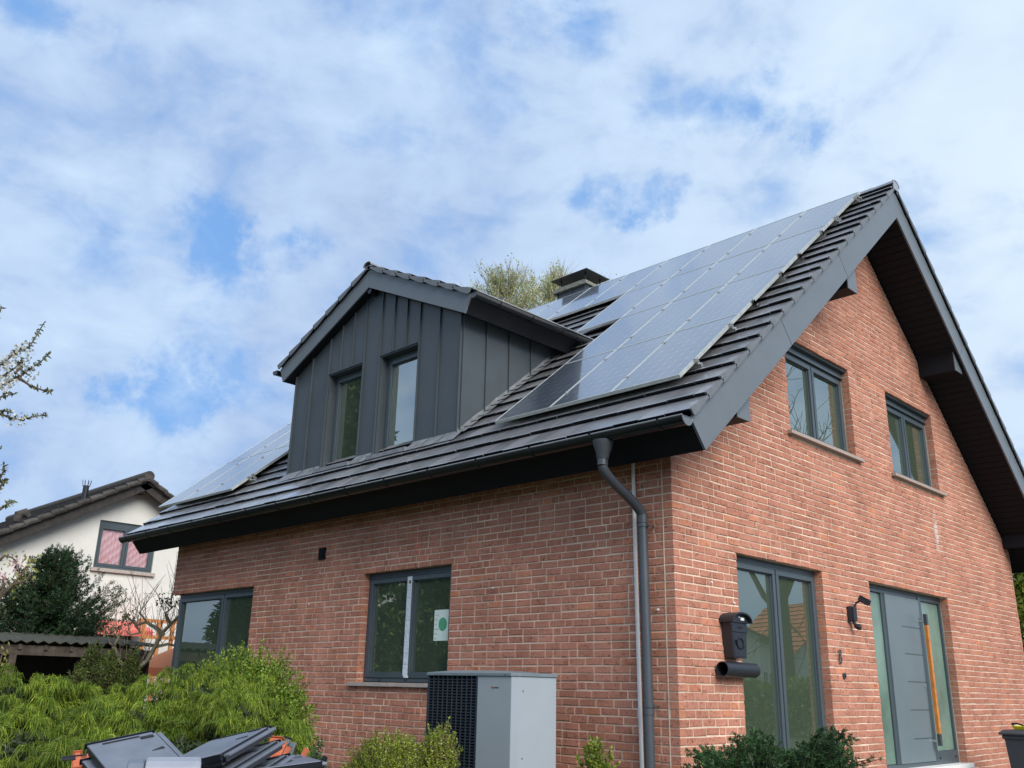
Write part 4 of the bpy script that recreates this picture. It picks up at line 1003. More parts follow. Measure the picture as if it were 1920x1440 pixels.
# ------------------------------------------------------------------ wheelie bin
def bin_():
    t = empty('wheelie_bin', (.9, 6.8, -.36)); tag(t, 'dark grey wheelie bin standing by the gable wall right of the front door', 'bin')
    cx_, cy_ = .88, 6.82; zt = .46
    def fr(w, d, z): return [(cx_-w/2, cy_-d/2, z), (cx_+w/2, cy_-d/2, z), (cx_+w/2, cy_+d/2, z), (cx_-w/2, cy_+d/2, z)]
    mb = MB(); vs = fr(.42, .40, -.33)+fr(.50, .54, zt-.08)+fr(.54, .58, zt-.079)+fr(.54, .58, zt-.03)
    fs = [(3, 2, 1, 0)]
    for r_ in range(3): fs += [(r_*4+i, r_*4+(i+1) % 4, r_*4+4+(i+1) % 4, r_*4+4+i) for i in range(4)]
    fs.append((12, 13, 14, 15)); mb.add(vs, fs); mb.build('body', M['bin'], t, bevel=.012)
    mb = MB(); vs = fr(.60, .64, zt-.03)+fr(.61, .65, zt-.005)+fr(.50, .52, zt+.035)
    fs = [(3, 2, 1, 0)]+[(r_*4+i, r_*4+(i+1) % 4, r_*4+4+(i+1) % 4, r_*4+4+i) for r_ in range(2) for i in range(4)]+[(8, 9, 10, 11)]
    mb.add(vs, fs); mb.build('lid', M['bin'], t, bevel=.01)
    mb = MB(); mb.tube([(cx_-.26, cy_+.34, zt-.02), (cx_+.26, cy_+.34, zt-.02)], .014, 8); mb.build('handle', M['bin'], t)
    for s_ in (-1, 1):
        mb = MB(); mb.tube([(cx_+s_*.22, cy_+.2, -.26), (cx_+s_*.27, cy_+.2, -.26)], .10, 16); mb.build('wheel', M['black'], t)
    t2 = empty('yellow_tray', (cx_, cy_, zt+.04)); tag(t2, 'yellow plastic tray with black handle lying on the bin lid', 'tray')
    mb = MB(); vs = [(cx_-.14, cy_-.15, zt+.037), (cx_+.24, cy_-.15, zt+.037), (cx_+.24, cy_+.15, zt+.037), (cx_-.14, cy_+.15, zt+.037), (cx_-.17, cy_-.18, zt+.085), (cx_+.26, cy_-.18, zt+.085), (cx_+.26, cy_+.18, zt+.085), (cx_-.17, cy_+.18, zt+.085),
        (cx_-.15, cy_-.16, zt+.085), (cx_+.24, cy_-.16, zt+.085), (cx_+.24, cy_+.16, zt+.085), (cx_-.15, cy_+.16, zt+.085), (cx_-.12, cy_-.13, zt+.045), (cx_+.22, cy_-.13, zt+.045), (cx_+.22, cy_+.13, zt+.045), (cx_-.12, cy_+.13, zt+.045)]
    mb.add(vs, [(3, 2, 1, 0)]+[(r_*4+i, r_*4+(i+1) % 4, r_*4+4+(i+1) % 4, r_*4+4+i) for r_ in range(3) for i in range(4)]+[(12, 13, 14, 15)]); mb.build('tray_body', M['yellow'], t2, bevel=.006)
    mb = MB(); mb.tube([(cx_-.165, cy_-.1, zt+.085), (cx_-.17, cy_-.14, zt+.11), (cx_-.10, cy_-.15, zt+.115), (cx_-.02, cy_-.15, zt+.09)], .012, 8); mb.build('tray_handle', M['black'], t2)
bin_()

# ------------------------------------------------------------------ neighbour's house
def nb_house():
    t = empty('neighbour_house', (-27, 4.2, -.4)); tag(t, 'cream rendered house with weathered grey tiled gable roof behind the garden', 'house')
    xw = -22.0; yc = 4.12; tp = .565; zpk = 6.42; ya, yb = -3.2, 11.4
    zr_ = lambda y: zpk-tp*abs(y-yc)
    ops = [(3.14, 4.87, 3.90, 5.26), (3.52, 4.58, -.4, 2.10)]
    mb = MB()
    us = sorted({ya, yb, yc, 3.14, 4.87, 3.52, 4.58})
    for a, b_ in zip(us[:-1], us[1:]):
        c = (a+b_)/2; z = -1.0; segs = []
        for o in sorted([o for o in ops if o[0] < c < o[1]], key=lambda o: o[2]): segs.append((z, o[2])); z = o[3]
        for s0, s1 in segs: mb.box(xw-.3, xw, a, b_, s0, s1)
        mb.prism([(a, z), (b_, z), (b_, zr_(b_)), (a, zr_(a))], xw-.3, xw, lambda p, q, h: (h, p, q))
    mb.box(xw-11, xw-.301, ya, ya+.3, -1, zr_(ya)); mb.box(xw-11, xw-.301, yb-.3, yb, -1, zr_(yb)); mb.box(xw-11.3, xw-11.001, ya, yb, -1, 3)
    mb.build('wall', M['cream'], t)
    th = math.atan(tp); c_, s_ = math.cos(th), math.sin(th); L = (yc-ya+.7)/c_
    roofo = None
    for sg in (-1, 1):
        P = lambda x, s, h, sg=sg: (x, yc+sg*((L-s)*c_+h*s_), zpk+.20-(L-s)*s_+h*c_)
        mb = MB(); mb.prism([(0, -.16), (0, -.05), (L, -.05), (L-.05, -.16)], xw-11.4, xw+.52, lambda s, h, x: P(x, s, h)); r1 = mb.build('roof', M['dark_wood'], t)
        mb = MB(); slope_tiles(mb, P, xw-11.5, xw+.56, L, .37, .30, .05, .045); mb.build('roof_tiles', [M['old_tile'], M['dark_wood']], r1)  # dark wood colour on the tile tails serves as painted shade
        mb = MB()
        for i in range(int(L/.37)+1):
            s0 = i*.37; mb.tube([P(xw+.56, s0-.02, -.035), P(xw+.56, s0+.20, -.045), P(xw+.56, s0+.41, -.07)], [.085, .080, .07], 8)
        mb.build('verge_tiles', M['old_tile'], r1)
        mb = MB(); mb.prism([(-.05, -.36), (L+.15, -.36), (L, -.13), (-.05, -.13)], xw+.44, xw+.49, lambda s, h, x: P(x, s, h)); mb.build('barge_board', M['dark_wood'], t)
        mb = MB(); mb.prism([(0, -.19), (L, -.19), (L, -.165), (0, -.165)], xw+.01, xw+.43, lambda s, h, x: P(x, s, h)); mb.build('soffit', M['dark_wood'], t)
        if sg == -1: R1 = r1
    mb = MB(); mb.tube([(xw-11.4, yc, zpk+.21), (xw-5, yc, zpk+.21), (xw+.62, yc, zpk+.21)], [.14, .14, .155], 14); mb.build('ridge_tiles', M['old_tile'], R1)
    for yy, w in ((yc, .16), (-.0, .14), (8.2, .14)):
        mb = MB(); z = zr_(yy)-.22; mb.box(xw+.01, xw+.43, yy-w/2, yy+w/2, z-.06, z+.18); mb.build('purlin', M['dark_wood'], t)
    mb = MB(); mb.tube([(xw-1.0, 2.95, 5.6), (xw-1.0, 2.95, 6.36)], .085, 12)
    for k in range(8):
        a = 2*PI*k/8; mb.tube([(xw-1.0+.1*math.cos(a), 2.95+.1*math.sin(a), 6.34), (xw-1.0+.13*math.cos(a), 2.95+.13*math.sin(a), 6.52)], .008, 4)
    mb.build('flue', M['black'], t)
    mb = MB(); mb.tube([(xw-.6, 1.10, 4.98), (xw-.6, 1.12, 5.18), (xw-.6, 1.28, 5.26), (xw-.6, 1.38, 5.16)], [.10, .13, .13, .08], 12); mb.build('roof_vent', M['old_tile'], t)
    f = lambda u, z, d: (xw+d, u, z)
    w, pn = window(f, 3.14, 4.87, 3.90, 5.26, dep=.05, cas=2, fw=.07, sw=.06, top_extra=.10, glass=M['curtain_glass'], parent=t)
    mb = MB(); fbox(mb, f, 3.06, 4.95, 3.80, 3.895, -.1, .09); mb.build('sill', M['sill'], t)
    for k, p in enumerate(pn):
        mm_, nt, b = new_mat('curtain'); tc = N(nt, 'ShaderNodeTexCoord'); wv = N(nt, 'ShaderNodeTexWave'); mp = N(nt, 'ShaderNodeMapping'); mp.inputs[2].default_value = (PI/4, 0, 0)
        nt.links.new(tc.outputs['Object'], mp.inputs[0]); nt.links.new(mp.outputs[0], wv.inputs[0]); wv.bands_direction = 'Y'; wv.inputs['Scale'].default_value = 1.8; wv.inputs['Distortion'].default_value = 3.5
        r_ = ramp(nt, [(0, (.82, .46, .52)), (.5, (.86, .56, .61)), (1, (.90, .68, .72))], wv.outputs[0]); nt.links.new(r_.outputs[0], b.inputs['Base Color']); b.inputs['Roughness'].default_value = .9; bump(nt, b, wv.outputs[0], .5, .03)
        mb = MB(); nn = 40; vs = []
        for i in range(nn+1):
            u = p[0]-.03+(p[1]-p[0]+.06)*i/nn; d = -.14+.012*math.sin(i*1.1)
            vs += [(xw+d, u, p[2]-.04), (xw+d, u, p[3]+.04)]
        mb.add(vs, [(2*i, 2*i+2, 2*i+3, 2*i+1) for i in range(nn)]); mb.build('curtain', mm_, w)
    mb = MB(); mb.box(xw-3.0, xw-2.9, ya+.4, yb-.4, -.5, 5); mb.build('inner_wall', M['plaster'], t)
    # ground-floor door and awning
    window(f, 3.53, 4.57, -.35, 2.09, dep=.12, cas=2, fw=.06, sw=.05, parent=t)
    mb = MB(); mb.prism([(xw+.02, 2.46), (xw+.85, 2.20), (xw+.85, 2.14), (xw+.02, 2.40)], 3.22, 4.78, lambda p, q, h: (p, h, q))
    mb.prism([(xw+.852, 2.20), (xw+.862, 2.20), (xw+.862, 2.04), (xw+.852, 2.04)], 3.22, 4.78, lambda p, q, h: (p, h, q))
    t3 = mb.build('awning', M['red_cloth'], t)
    mb = MB(); mb.box(xw+.001, xw+.03, 3.18, 4.82, 2.47, 2.52); mb.build('awning_rail', M['sill'], t3)
nb_house()
def trellis():
    t = empty('wooden_trellis', (-20.5, 4.9, -.4)); tag(t, 'orange wooden trellis of posts and rails in front of the cream house', 'trellis')
    x = -20.5
    for y in (2.46, 4.20, 4.64, 5.03, 5.6, 6.2):
        mb = MB(); mb.box(x-.04, x+.04, y-.045, y+.045, -.4, 2.40); mb.build('post', M['orange_wood'], t)
    for z in (1.96, 1.25):
        mb = MB(); mb.box(x+.041, x+.07, 4.15, 6.3, z, z+.09); mb.build('rail', M['orange_wood'], t)
    mb = MB(); mb.box(x-.045, x+.05, 4.05, 6.4, 2.401, 2.49); mb.build('rail', M['orange_wood'], t)
trellis()
def umbrella():
    c = np.array([-14.0, 2.92, 1.93]); t = empty('garden_umbrella', (c[0], c[1], -.4)); tag(t, 'open orange garden umbrella left of the brick house', 'umbrella')
    n = 8; R0 = 1.75; mb = MB(); k = 5; vs = [tuple(c)]
    for j in range(1, k+1):
        for i in range(n*2):
            a = PI*i/n+.2; q = j/k; r_ = R0*q*(1 if i % 2 == 0 else .935); vs.append((c[0]+r_*math.cos(a), c[1]+r_*math.sin(a), c[2]-.80*q**1.05-(.02*q if i % 2 else 0)))
    fs = [(0, 1+i, 1+(i+1) % (2*n)) for i in range(2*n)]
    for j in range(k-1):
        for i in range(2*n): a, b_ = 1+j*2*n+i, 1+j*2*n+(i+1) % (2*n); fs.append((a, a+2*n, b_+2*n, b_))
    o = len(vs); e = vs[-2*n:]; vs += [(p[0], p[1], p[2]-.16) for p in e]; fs += [(o-2*n+i, o+i, o+(i+1) % (2*n), o-2*n+(i+1) % (2*n)) for i in range(2*n)]
    mb.add(vs, fs); mb.build('canopy', M['orange_cloth'], t)
    mb = MB(); mb.tube([(c[0], c[1], -.4), (c[0], c[1], 2.0)], .03, 8); mb.build('pole', M['grey_wood'], t)
    mb = MB()
    for i in range(n):
        a = 2*PI*i/n+.2; mb.tube([(c[0], c[1], 1.90), (c[0]+R0*.97*math.cos(a), c[1]+R0*.97*math.sin(a), 1.12)], .012, 5)
    mb.build('rib', M['grey_wood'], t)
umbrella()
def shed():
    t = empty('open_shed', (-13, -1.8, -.5)); tag(t, 'low open timber shed with corrugated roof behind the cypress bushes', 'shed')
    mb = MB(); ya, yb = -5.2, .62; n = int((yb-ya)/.045); vs = []
    for i in range(n+1):
        y = ya+(yb-ya)*i/n; w = .022*math.sin(i*PI/2.0*1.0); z = 1.44+.012*(y+2)
        vs += [(-11.95, y, z+w+.02), (-14.7, y, z+w+.24)]
    fs = [(2*i, 2*i+1, 2*i+3, 2*i+2) for i in range(n)]
    o = len(vs); vs += [(a, b_, c-.012) for a, b_, c in vs]; fs += [tuple(q+o for q in reversed(f_)) for f_ in fs]+[(2*i, 2*i+2, 2*i+2+o, 2*i+o) for i in range(n)]
    mb.add(vs, fs); mb.build('roof_sheet', plain('corrugated_sheet', (.055, .055, .042), .8, .35, 4, .3), t)
    mb = MB()
    mb.box(-12.12, -12.03, ya, yb-.02, 1.24, 1.40)
    for k in range(14):
        y = ya+.1+k*.42; mb.prism([(-12.0, 1.33), (-14.6, 1.55), (-14.6, 1.63), (-12.0, 1.41)], y, y+.06, lambda p, q, h: (p, h, q))
    mb.build('rafter', M['shed_wood'], t)
    for y in (-1.80, -4.6, .35):
        mb = MB(); mb.box(-12.11, -12.0, y-.05, y+.06, -.5, 1.239); mb.build('post', M['shed_wood'], t)
    mb = MB(); mb.box(-14.62, -14.55, ya, yb, -.5, 1.56); mb.box(-14.549, -12.13, yb-.03, yb, -.5, 1.3); mb.build('back_wall', M['dark_wood'], t)
    rr = random.Random(4)
    for k in range(9):
        mb = MB(); y = -4.3+k*.52; z = -.45
        for q in range(5): mb.tube([(-14.4, y+rr.uniform(-.05, .05), z+q*.17), (-13.6, y+rr.uniform(-.05, .05), z+q*.17)], rr.uniform(.06, .09), 7)
        if k == 0: lg = mb
        else: lg.add(mb.v, mb.f)
    tag(lg.build('firewood_stack', M['dark_wood']), 'dark firewood stacked at the back inside the open timber shed', 'firewood')
shed()
mb = MB(); rr = random.Random(6); c = at(112, 1345, 9.6)
for k in range(9): 
    for q in range(2): mb.box(c[0]-.5+rr.uniform(-.05, .05), c[0]+.5, c[1]-.28+q*.3, c[1]-.28+q*.3+.25, -.5+k*.115, -.5+k*.115+.05)
tag(mb.build('plank_stack', plain('pale_planks', (.55, .48, .38), .8, .3, 6)), 'pile of pale planks half hidden behind the golden cypress', 'planks')

# ------------------------------------------------------------------ spare roof tiles in the foreground
def tile_thing(A, B, C, lab, mat='slab_tile', w=None, l=None):
    """flat interlocking tile: A far left corner, B far right corner, C gives the down-slope direction from A"""
    A, B, C = map(lambda q: np.array(q, float), (A, B, C)); e1 = unit(B-A); e2 = C-A; e2 = unit(e2-e1*(e2@e1)); nn = np.cross(e2, e1)
    if nn[2] < 0: nn = -nn
    w = w or np.linalg.norm(B-A); l = l or .42
    P = lambda a, b_, h: tuple(A+e1*a+e2*b_+nn*h)
    t = empty('roof_tile', tuple(A+e1*w/2+e2*l/2)); tag(t, lab, 'roof tile', 'spare roof tiles piled in the foreground')
    mb = MB(); mb.box(0, w-.03, .028, l, -.020, 0, 0, P); mb.box(.004, w-.034, .0, .0275, -.020, -.007, 0, P); mb.box(w-.0295, w, .01, l-.02, -.022, -.010, 0, P)
    mb.build('tile_slab', M[mat], t, bevel=.004)
    mb = MB()
    for q in ((-.003, -.0005, .028, l), (w-.0294, w-.027, .028, l), (-.003, w-.027, l+.0005, l+.004), (-.003, w-.027, -.004, -.0005)): mb.box(q[0], q[1], q[2], q[3], -.024, -.002, 0, P)
    mb.build('added_rim', M['gutter'] if mat == 'slab_tile' else M['red_tile'], t)  # added rim, dark on grey tiles: edge shade and wetness put into colour
    mb = MB(); mb.box(.05, w-.10, .032, .040, .0003, .003, 0, P); mb.box(w-.10, w-.05, .045, .062, .0003, .004, 0, P)
    mb.prism([(w-.10, .17), (w-.052, .155), (w-.05, .172)], .0003, .0025, lambda a, b_, h: P(a, b_, h)); mb.build('relief_mark', M['black'], t)
    mb = MB()
    for a in (.0, .10, .20, w-.06): mb.box(a+.002, a+.020, .03, l-.01, -.036, -.0205, 0, P)
    mb.box(.0, w-.03, l-.03, l-.002, -.045, -.0205, 0, P); mb.box(w-.035, w-.02, .01, l-.02, -.040, -.0225, 0, P)
    mb.build('under_rib', M['gutter'] if mat == 'slab_tile' else M[mat], t)
    return P
down = np.array([0, 0, -1.0])
A0, B0, C0 = at(161, 1394, 4.12), at(301, 1365, 4.22), at(205, 1475, 3.80)
for k in range(5):
    o = down*.055*k+np.array([.006*(k % 2), -.012*k, 0])
    tile_thing(A0+o, B0+o, C0+o, ['flat grey roof tile, topmost of the left tilted stack', 'second roof tile from the top in the left tilted stack', 'third roof tile from the top in the left tilted stack', 'fourth roof tile down in the left tilted stack', 'lowest roof tile of the left tilted stack'][k])
A1, B1, C1 = at(399, 1386, 4.35), at(481, 1366, 4.25), at(366, 1416, 4.02)
nrm = unit(np.cross(C1-A1, B1-A1)); nrm = nrm*np.sign(nrm[2])
A1 = np.array(A1)
for k in range(3):
    o = -nrm*.055*k+np.array([.03*k, .012*k, 0])
    tile_thing(A1+o, B1+o, C1+o, ['flat grey roof tile, topmost of the right tilted stack', 'middle roof tile of the right tilted stack', 'lowest roof tile of the right tilted stack'][k], w=.30, l=.42)
tile_thing(at(505, 1380, 4.5), at(530, 1382, 4.45), at(500, 1425, 4.42), 'orange clay roof tile standing behind the right stack', 'red_tile', w=.10, l=.16)
tile_thing(at(533, 1382, 4.52), at(548, 1386, 4.5), at(540, 1425, 4.48), 'narrow dark roof tile standing beside the orange tile', 'slab_tile', w=.06, l=.2)
tile_thing(at(430, 1436, 4.25), at(548, 1426, 4.25), at(440, 1460, 4.0), 'roof tile lying flat below the right tilted stack', w=.30)
tile_thing(at(440, 1428, 4.4), at(552, 1414, 4.45), at(450, 1440, 4.1), 'roof tile lying flat under the orange tile', w=.30)
tile_thing(at(138, 1408, 4.35), at(160, 1406, 4.35), at(150, 1440, 4.25), 'broken orange clay tile at the left end of the pile', 'red_tile', w=.06, l=.10)
def ridge_piece():
    t = empty('ridge_tile', tuple(at(325, 1440, 3.6))); tag(t, 'pale grey rounded ridge tile lying in front of the tile stacks', 'ridge tile', 'spare roof tiles piled in the foreground')
    A, B = at(268, 1424, 3.62), at(384, 1424, 3.62); e1 = unit(B-A); e2 = unit(np.cross(np.array([0, 0, 1.]), e1)); up = np.array([0, 0, 1.])
    sec = [(-.13, -.16), (-.125, -.05), (-.11, -.015), (-.08, 0), (0, .008), (.08, 0), (.11, -.015), (.125, -.05), (.13, -.16), (.115, -.16), (.11, -.05), (.075, -.016), (0, -.008), (-.075, -.016), (-.11, -.05), (-.115, -.16)]
    mb = MB(); Lw = np.linalg.norm(B-A)
    for a0, a1, sc in ((0.012, Lw-.012, 1.),):
        mb.prism(sec, a0, a1, lambda p, q, h: tuple(A+e1*h+e2*p+up*(q+.0)))
    mb.build('shell', plain('pale_ridge_tile', (.27, .28, .32), .5, .08, 6, .45, bumps=.1, bscale=70), t, bevel=.01)
    mb = MB(); mb.prism([(p*.92, q-.006) for p, q in sec[:9]], -.045, .010, lambda p, q, h: tuple(A+e1*h+e2*p+up*q)); mb.build('end_collar', M['slab_tile'], t, bevel=.008)
ridge_piece()
c = at(350, 1440, 4.1)
t = empty('pallet_crate', (c[0], c[1], ground_z(c[0], c[1]))); tag(t, 'pale timber crate carrying the spare roof tiles', 'crate')
mb = MB(); zg = ground_z(c[0], c[1])
for k in range(8): mb.box(c[0]-.62, c[0]+.55, c[1]-.75, c[1]+.75, zg+.02+k*.12, zg+.10+k*.12)
mb.build('board', plain('pale_timber', (.5, .42, .3), .8, .3, 8), t)
mb = MB()
for k in range(5):
    for sx in (-.625, .552): mb.box(c[0]+sx-.0, c[0]+sx+.02, c[1]-.75+k*.36, c[1]-.70+k*.36, zg, zg+.96)
mb.build('slat', plain('pale_timber2', (.5, .42, .3), .8, .3, 8), t)

# ------------------------------------------------------------------ vegetation
def rdir(n, rng, up=0.0):
    d = rng.normal(size=(n, 3)); d[:, 2] += up; return unit(d)
def plant_root(name, loc, label, cat, group=None):
    t = empty(name, tuple(map(float, loc))); return tag(t, label, cat, group)
def tubes_mesh(segs, sides=5):
    mb = MB()
    for pts, r in segs: mb.tube(pts, r, sides, caps=False)
    return mb
def thread_cypress(c, rx, ry, rz_, zg, seed, label, clumps=46, per=400):
    rng = np.random.default_rng(seed); c = np.array(c, float); t = plant_root('thread_cypress', (c[0], c[1], zg), label, 'shrub', 'golden thread cypress bushes')
    parts = []
    for k in range(int(clumps*1.05)):
        th = rng.uniform(0, 2*PI); ph = rng.uniform(.02, 1.0)**.75; cz = 1-ph*1.35
        rr = math.sqrt(max(0, 1-cz*cz)) if cz > -1 else 0
        base = c+np.array([rx*rr*math.cos(th), ry*rr*math.sin(th), rz_*cz])*rng.uniform(.72, 1.0)
        out = unit(np.array([math.cos(th)*rr, math.sin(th)*rr, .38+.5*max(cz, 0)])[None])[0]
        for sub in range(7):
            b2 = base+rng.normal(size=3)*.052; o2 = unit((out+rng.normal(size=3)*.40)[None])[0]; n = per//4
            s = rng.uniform(0, 1, n)**.7; Ls = rng.uniform(.11, .19)
            stem = b2+np.outer(s*Ls, o2)+np.outer(s*s*Ls*.6, [0, 0, -1.])
            side = unit(np.cross(o2, [0, 0, 1.])[None])[0]
            sd = rng.choice([-1, 1], n)[:, None]*side*rng.uniform(.1, .8, n)[:, None]
            d0 = unit(o2*.65+sd+rng.normal(size=(n, 3))*.30)
            L = rng.uniform(.04, .10, n)[:, None]
            P1 = stem+d0*L*.55+np.array([0, 0, -.12])*L; P2 = stem+d0*L*.85+np.array([0, 0, -.75])*L
            parts.append(strips(stem, P1, P2, rng.uniform(.0022, .0036, n), rng))
    # inner mass
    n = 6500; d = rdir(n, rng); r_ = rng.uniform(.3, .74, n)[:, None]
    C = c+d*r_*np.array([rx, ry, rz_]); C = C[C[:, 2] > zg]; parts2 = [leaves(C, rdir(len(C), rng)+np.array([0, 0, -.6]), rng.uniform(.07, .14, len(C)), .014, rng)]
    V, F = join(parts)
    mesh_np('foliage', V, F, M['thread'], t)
    V, F = join(parts2); mesh_np('inner_foliage_shade', V, F, M['inner'], t)
    mb = tubes_mesh([([(c[0], c[1], zg), (c[0]+.05, c[1], c[2]-.1), (c[0]+d_[0]*rx*.6, c[1]+d_[1]*ry*.6, c[2]+abs(d_[2])*rz_*.5)], [.04, .03, .01]) for d_ in rdir(9, rng)]); mb.build('stem', M['bark'], t)
def leafy_shrub(name, c, rx, ry, rz_, zg, seed, label, mat, shoots=260, leaf=(.022, .012), per=60, lift=.8, tips=0, cat='shrub', group=None, stem='twig'):
    rng = np.random.default_rng(seed); c = np.array(c, float); t = plant_root(name, (c[0], c[1], zg), label, cat, group)
    parts = []; segs = []
    for k in range(shoots):
        d = rdir(1, rng, .25)[0]; r0 = rng.uniform(.45, .85)
        st = c+d*r0*np.array([rx, ry, rz_]); 
        if st[2] < zg: continue
        g = unit((d*.8+np.array([0, 0, lift])+rng.normal(size=3)*.25)[None])[0]; L = rng.uniform(.12, .26)*(1.5 if (tips and rng.random() < tips) else 1)
        e = c+d*np.array([rx, ry, rz_])*rng.uniform(.9, 1.05)
        L = min(L, np.linalg.norm(e-st)+.10)
        s = rng.uniform(0, 1, per)[:, None]
        C = st+g*s*L; ld = unit(g*.6+rng.normal(size=(per, 3))*.9); ll = rng.uniform(leaf[0]*.7, leaf[0]*1.3, per)
        parts.append(leaves(C+ld*ll[:, None]*.5, ld, ll, ll*leaf[1]/leaf[0], rng)); segs.append(([st, st+g*L], [.003, .0012]))
    n = int(shoots*per*.35); d = rdir(n, rng); C = c+d*rng.uniform(.3, .85, n)[:, None]*np.array([rx, ry, rz_]); C = C[C[:, 2] > zg]
    parts.append(leaves(C, rdir(len(C), rng), leaf[0]*1.5, leaf[1]*1.6, rng))
    V, F = join(parts); mesh_np('foliage', V, F, M[mat], t)
    segs += [([(c[0], c[1], zg), tuple(c+d_*.5*np.array([rx, ry, rz_]))], [.02, .006]) for d_ in rdir(14, rng, .6)]
    tubes_mesh(segs, 3).build('stem', M[stem], t); return t
def needle_branch(parts, segs, pts, rng, twig=.22, need=.03, wid=.006, dens=55, droop=.1):
    pts = [np.array(p, float) for p in pts]; L = sum(np.linalg.norm(b-a) for a, b in zip(pts[:-1], pts[1:])); nt_ = max(3, int(L/.045))
    segs.append((pts, list(np.linspace(.007, .0015, len(pts))*(1.0 if need < .03 else 2.2))))
    for k in range(nt_):
        s = (k+rng.uniform(0, 1))/nt_; q = s*(len(pts)-1); i = min(int(q), len(pts)-2); p = pts[i]+(pts[i+1]-pts[i])*(q-i); ax = unit((pts[i+1]-pts[i])[None])[0]
        sd = unit(np.cross(ax, rng.normal(size=3))[None])[0]; sd[2] *= .5
        g = unit((ax*.8+sd*.8+np.array([0, 0, -droop]))[None])[0]; tl = twig*rng.uniform(.5, 1)*(1-.5*s)
        n = dens; ss = rng.uniform(0, 1, n)[:, None]; C = p+g*ss*tl; r_ = unit(np.cross(g, rng.normal(size=(n, 3))))
        ld = unit(g*.7+r_*.9); ll = rng.uniform(need*.7, need*1.2, n); parts.append(leaves(C+ld*ll[:, None]*.5, ld, ll, wid, rng))
def conifer(name, base, h, rad, seed, label, mat, limbs=60, zlo=.12, twig=.4, need=.07, wid=.02, dens=26, up=.5, power=.8, cat='tree', group=None, droop=.1, pts_n=5, trunk=.1):
    rng = np.random.default_rng(seed); b = np.array(base, float); t = plant_root(name, b, label, cat, group); parts = []; segs = []
    for k in range(limbs):
        q = zlo+(1-zlo)*rng.uniform(0, 1); z = b[2]+h*q*.93; th = rng.uniform(0, 2*PI); R = rad*(1-q)**power*rng.uniform(.65, 1.12)+.15
        o = np.array([math.cos(th), math.sin(th), 0]); pts = []
        for s in np.linspace(0, 1, pts_n): pts.append(np.array([b[0], b[1], z])+o*R*s+np.array([0, 0, up*R*s*s+.08*math.sin(3*s+k)]))
        needle_branch(parts, segs, pts, rng, twig, need, wid, dens, droop)
    V, F = join(parts); mesh_np('crown', V, F, M[mat], t)
    segs.append(([b, b+np.array([0, 0, h*.98])], [trunk, .015])); tubes_mesh(segs, 5).build('trunk', M['bark'], t); return t
def grow(rng, p, d, L, r, depth, segs, ends, spread=.6, nb=3, up=.15, wig=.2, shrink=.68):
    pts = [p]; n = 4
    for i in range(n):
        d = unit((d+rng.normal(size=3)*wig*.5+np.array([0, 0, up*.25]))[None])[0]; pts.append(pts[-1]+d*L/n)
    segs.append((pts, list(np.linspace(r, r*.6, n+1))))
    if depth == 0: ends.append((pts[-2], pts[-1])); return
    for k in range(nb):
        q = rng.integers(2, n+1); nd = unit((d+rng.normal(size=3)*spread)[None])[0]
        grow(rng, pts[q], nd, L*shrink*rng.uniform(.75, 1.15), r*.55, depth-1, segs, ends, spread, nb, up, wig, shrink)
    ends.append((pts[-2], pts[-1]))
def birch(base, h, seed, label, leafy=15000, rad=2.4):
    rng = np.random.default_rng(seed); b = np.array(base, float); t = plant_root('birch_tree', b, label, 'tree', 'birches behind the house roof'); segs = [([b, b+np.array([.2, 0, h*.5]), b+np.array([0, .1, h*.97])], [.2, .11, .02])]
    twigs = []
    for k in range(190):
        q = rng.uniform(.55, .975); z = b[2]+h*q; th = rng.uniform(0, 2*PI); R = rad*min(1, (1-q)*7.0+.16)*rng.uniform(.4, 1.0); o = np.array([math.cos(th), math.sin(th), 0])
        p0 = np.array([b[0], b[1], z-.35*R]); p1 = p0+o*R*.55+np.array([0, 0, R*.55]); p2 = p0+o*R+np.array([0, 0, R*.9])
        segs.append(([p0, p1, p2], [.018, .010, .004]))
        for j in range(22):
            s = rng.uniform(.2, 1); p = p0+(p2-p0)*s+np.array([0, 0, .1*R*math.sin(PI*s)]); g = unit((o*.25+rng.normal(size=3)*.32+np.array([0, 0, .95]))[None])[0]; L = rng.uniform(.3, .75)
            m_ = p+g*L*.6; e = p+g*L+np.array([0, 0, -.06*L]); twigs.append((p, m_, e))
    tw = np.array(twigs); V, F = strips(tw[:, 0], tw[:, 1], tw[:, 2], .010, rng)
    o1 = mesh_np('twigs', V, F, M['birch_twig'], t)
    i = rng.integers(0, len(tw), leafy); s = rng.uniform(.1, 1.02, leafy)[:, None]; C = tw[i, 0]+(tw[i, 2]-tw[i, 0])*s+rng.normal(size=(leafy, 3))*.045
    keep = noise_keep(C, rng); C = C[keep]
    V, F = leaves(C, rng.normal(size=(len(C), 3))+np.array([0, 0, -.8]), rng.uniform(.05, .10, len(C)), rng.uniform(.03, .05, len(C)), rng); mesh_np('crown', V, F, M['birch'], t)
    tubes_mesh(segs, 6).build('trunk', M['bark_light'], t)
def noise_keep(C, rng):
    v = np.sin(C[:, 0]*2.3+1.0)*np.sin(C[:, 1]*2.1)+np.sin(C[:, 2]*2.7+C[:, 0]); return rng.uniform(-1.6, 1.6, len(C)) < v+.5
c = at(955, 482, 26); birch((c[0], c[1], -.3), c[2]-.1, 21, 'airy birch with olive spring leaves rising behind the roof, left of the chimney', rad=1.55)
c = at(1035, 492, 26.5); birch((c[0], c[1], -.3), c[2]-.1, 22, 'airy birch with thin upright twigs directly behind the chimney', 14000, rad=1.6)
c = at(1112, 512, 27); birch((c[0], c[1], -.3), c[2]-.1, 23, 'sparse birch just right of the chimney, mostly hidden by the roof', 5000, rad=1.3)
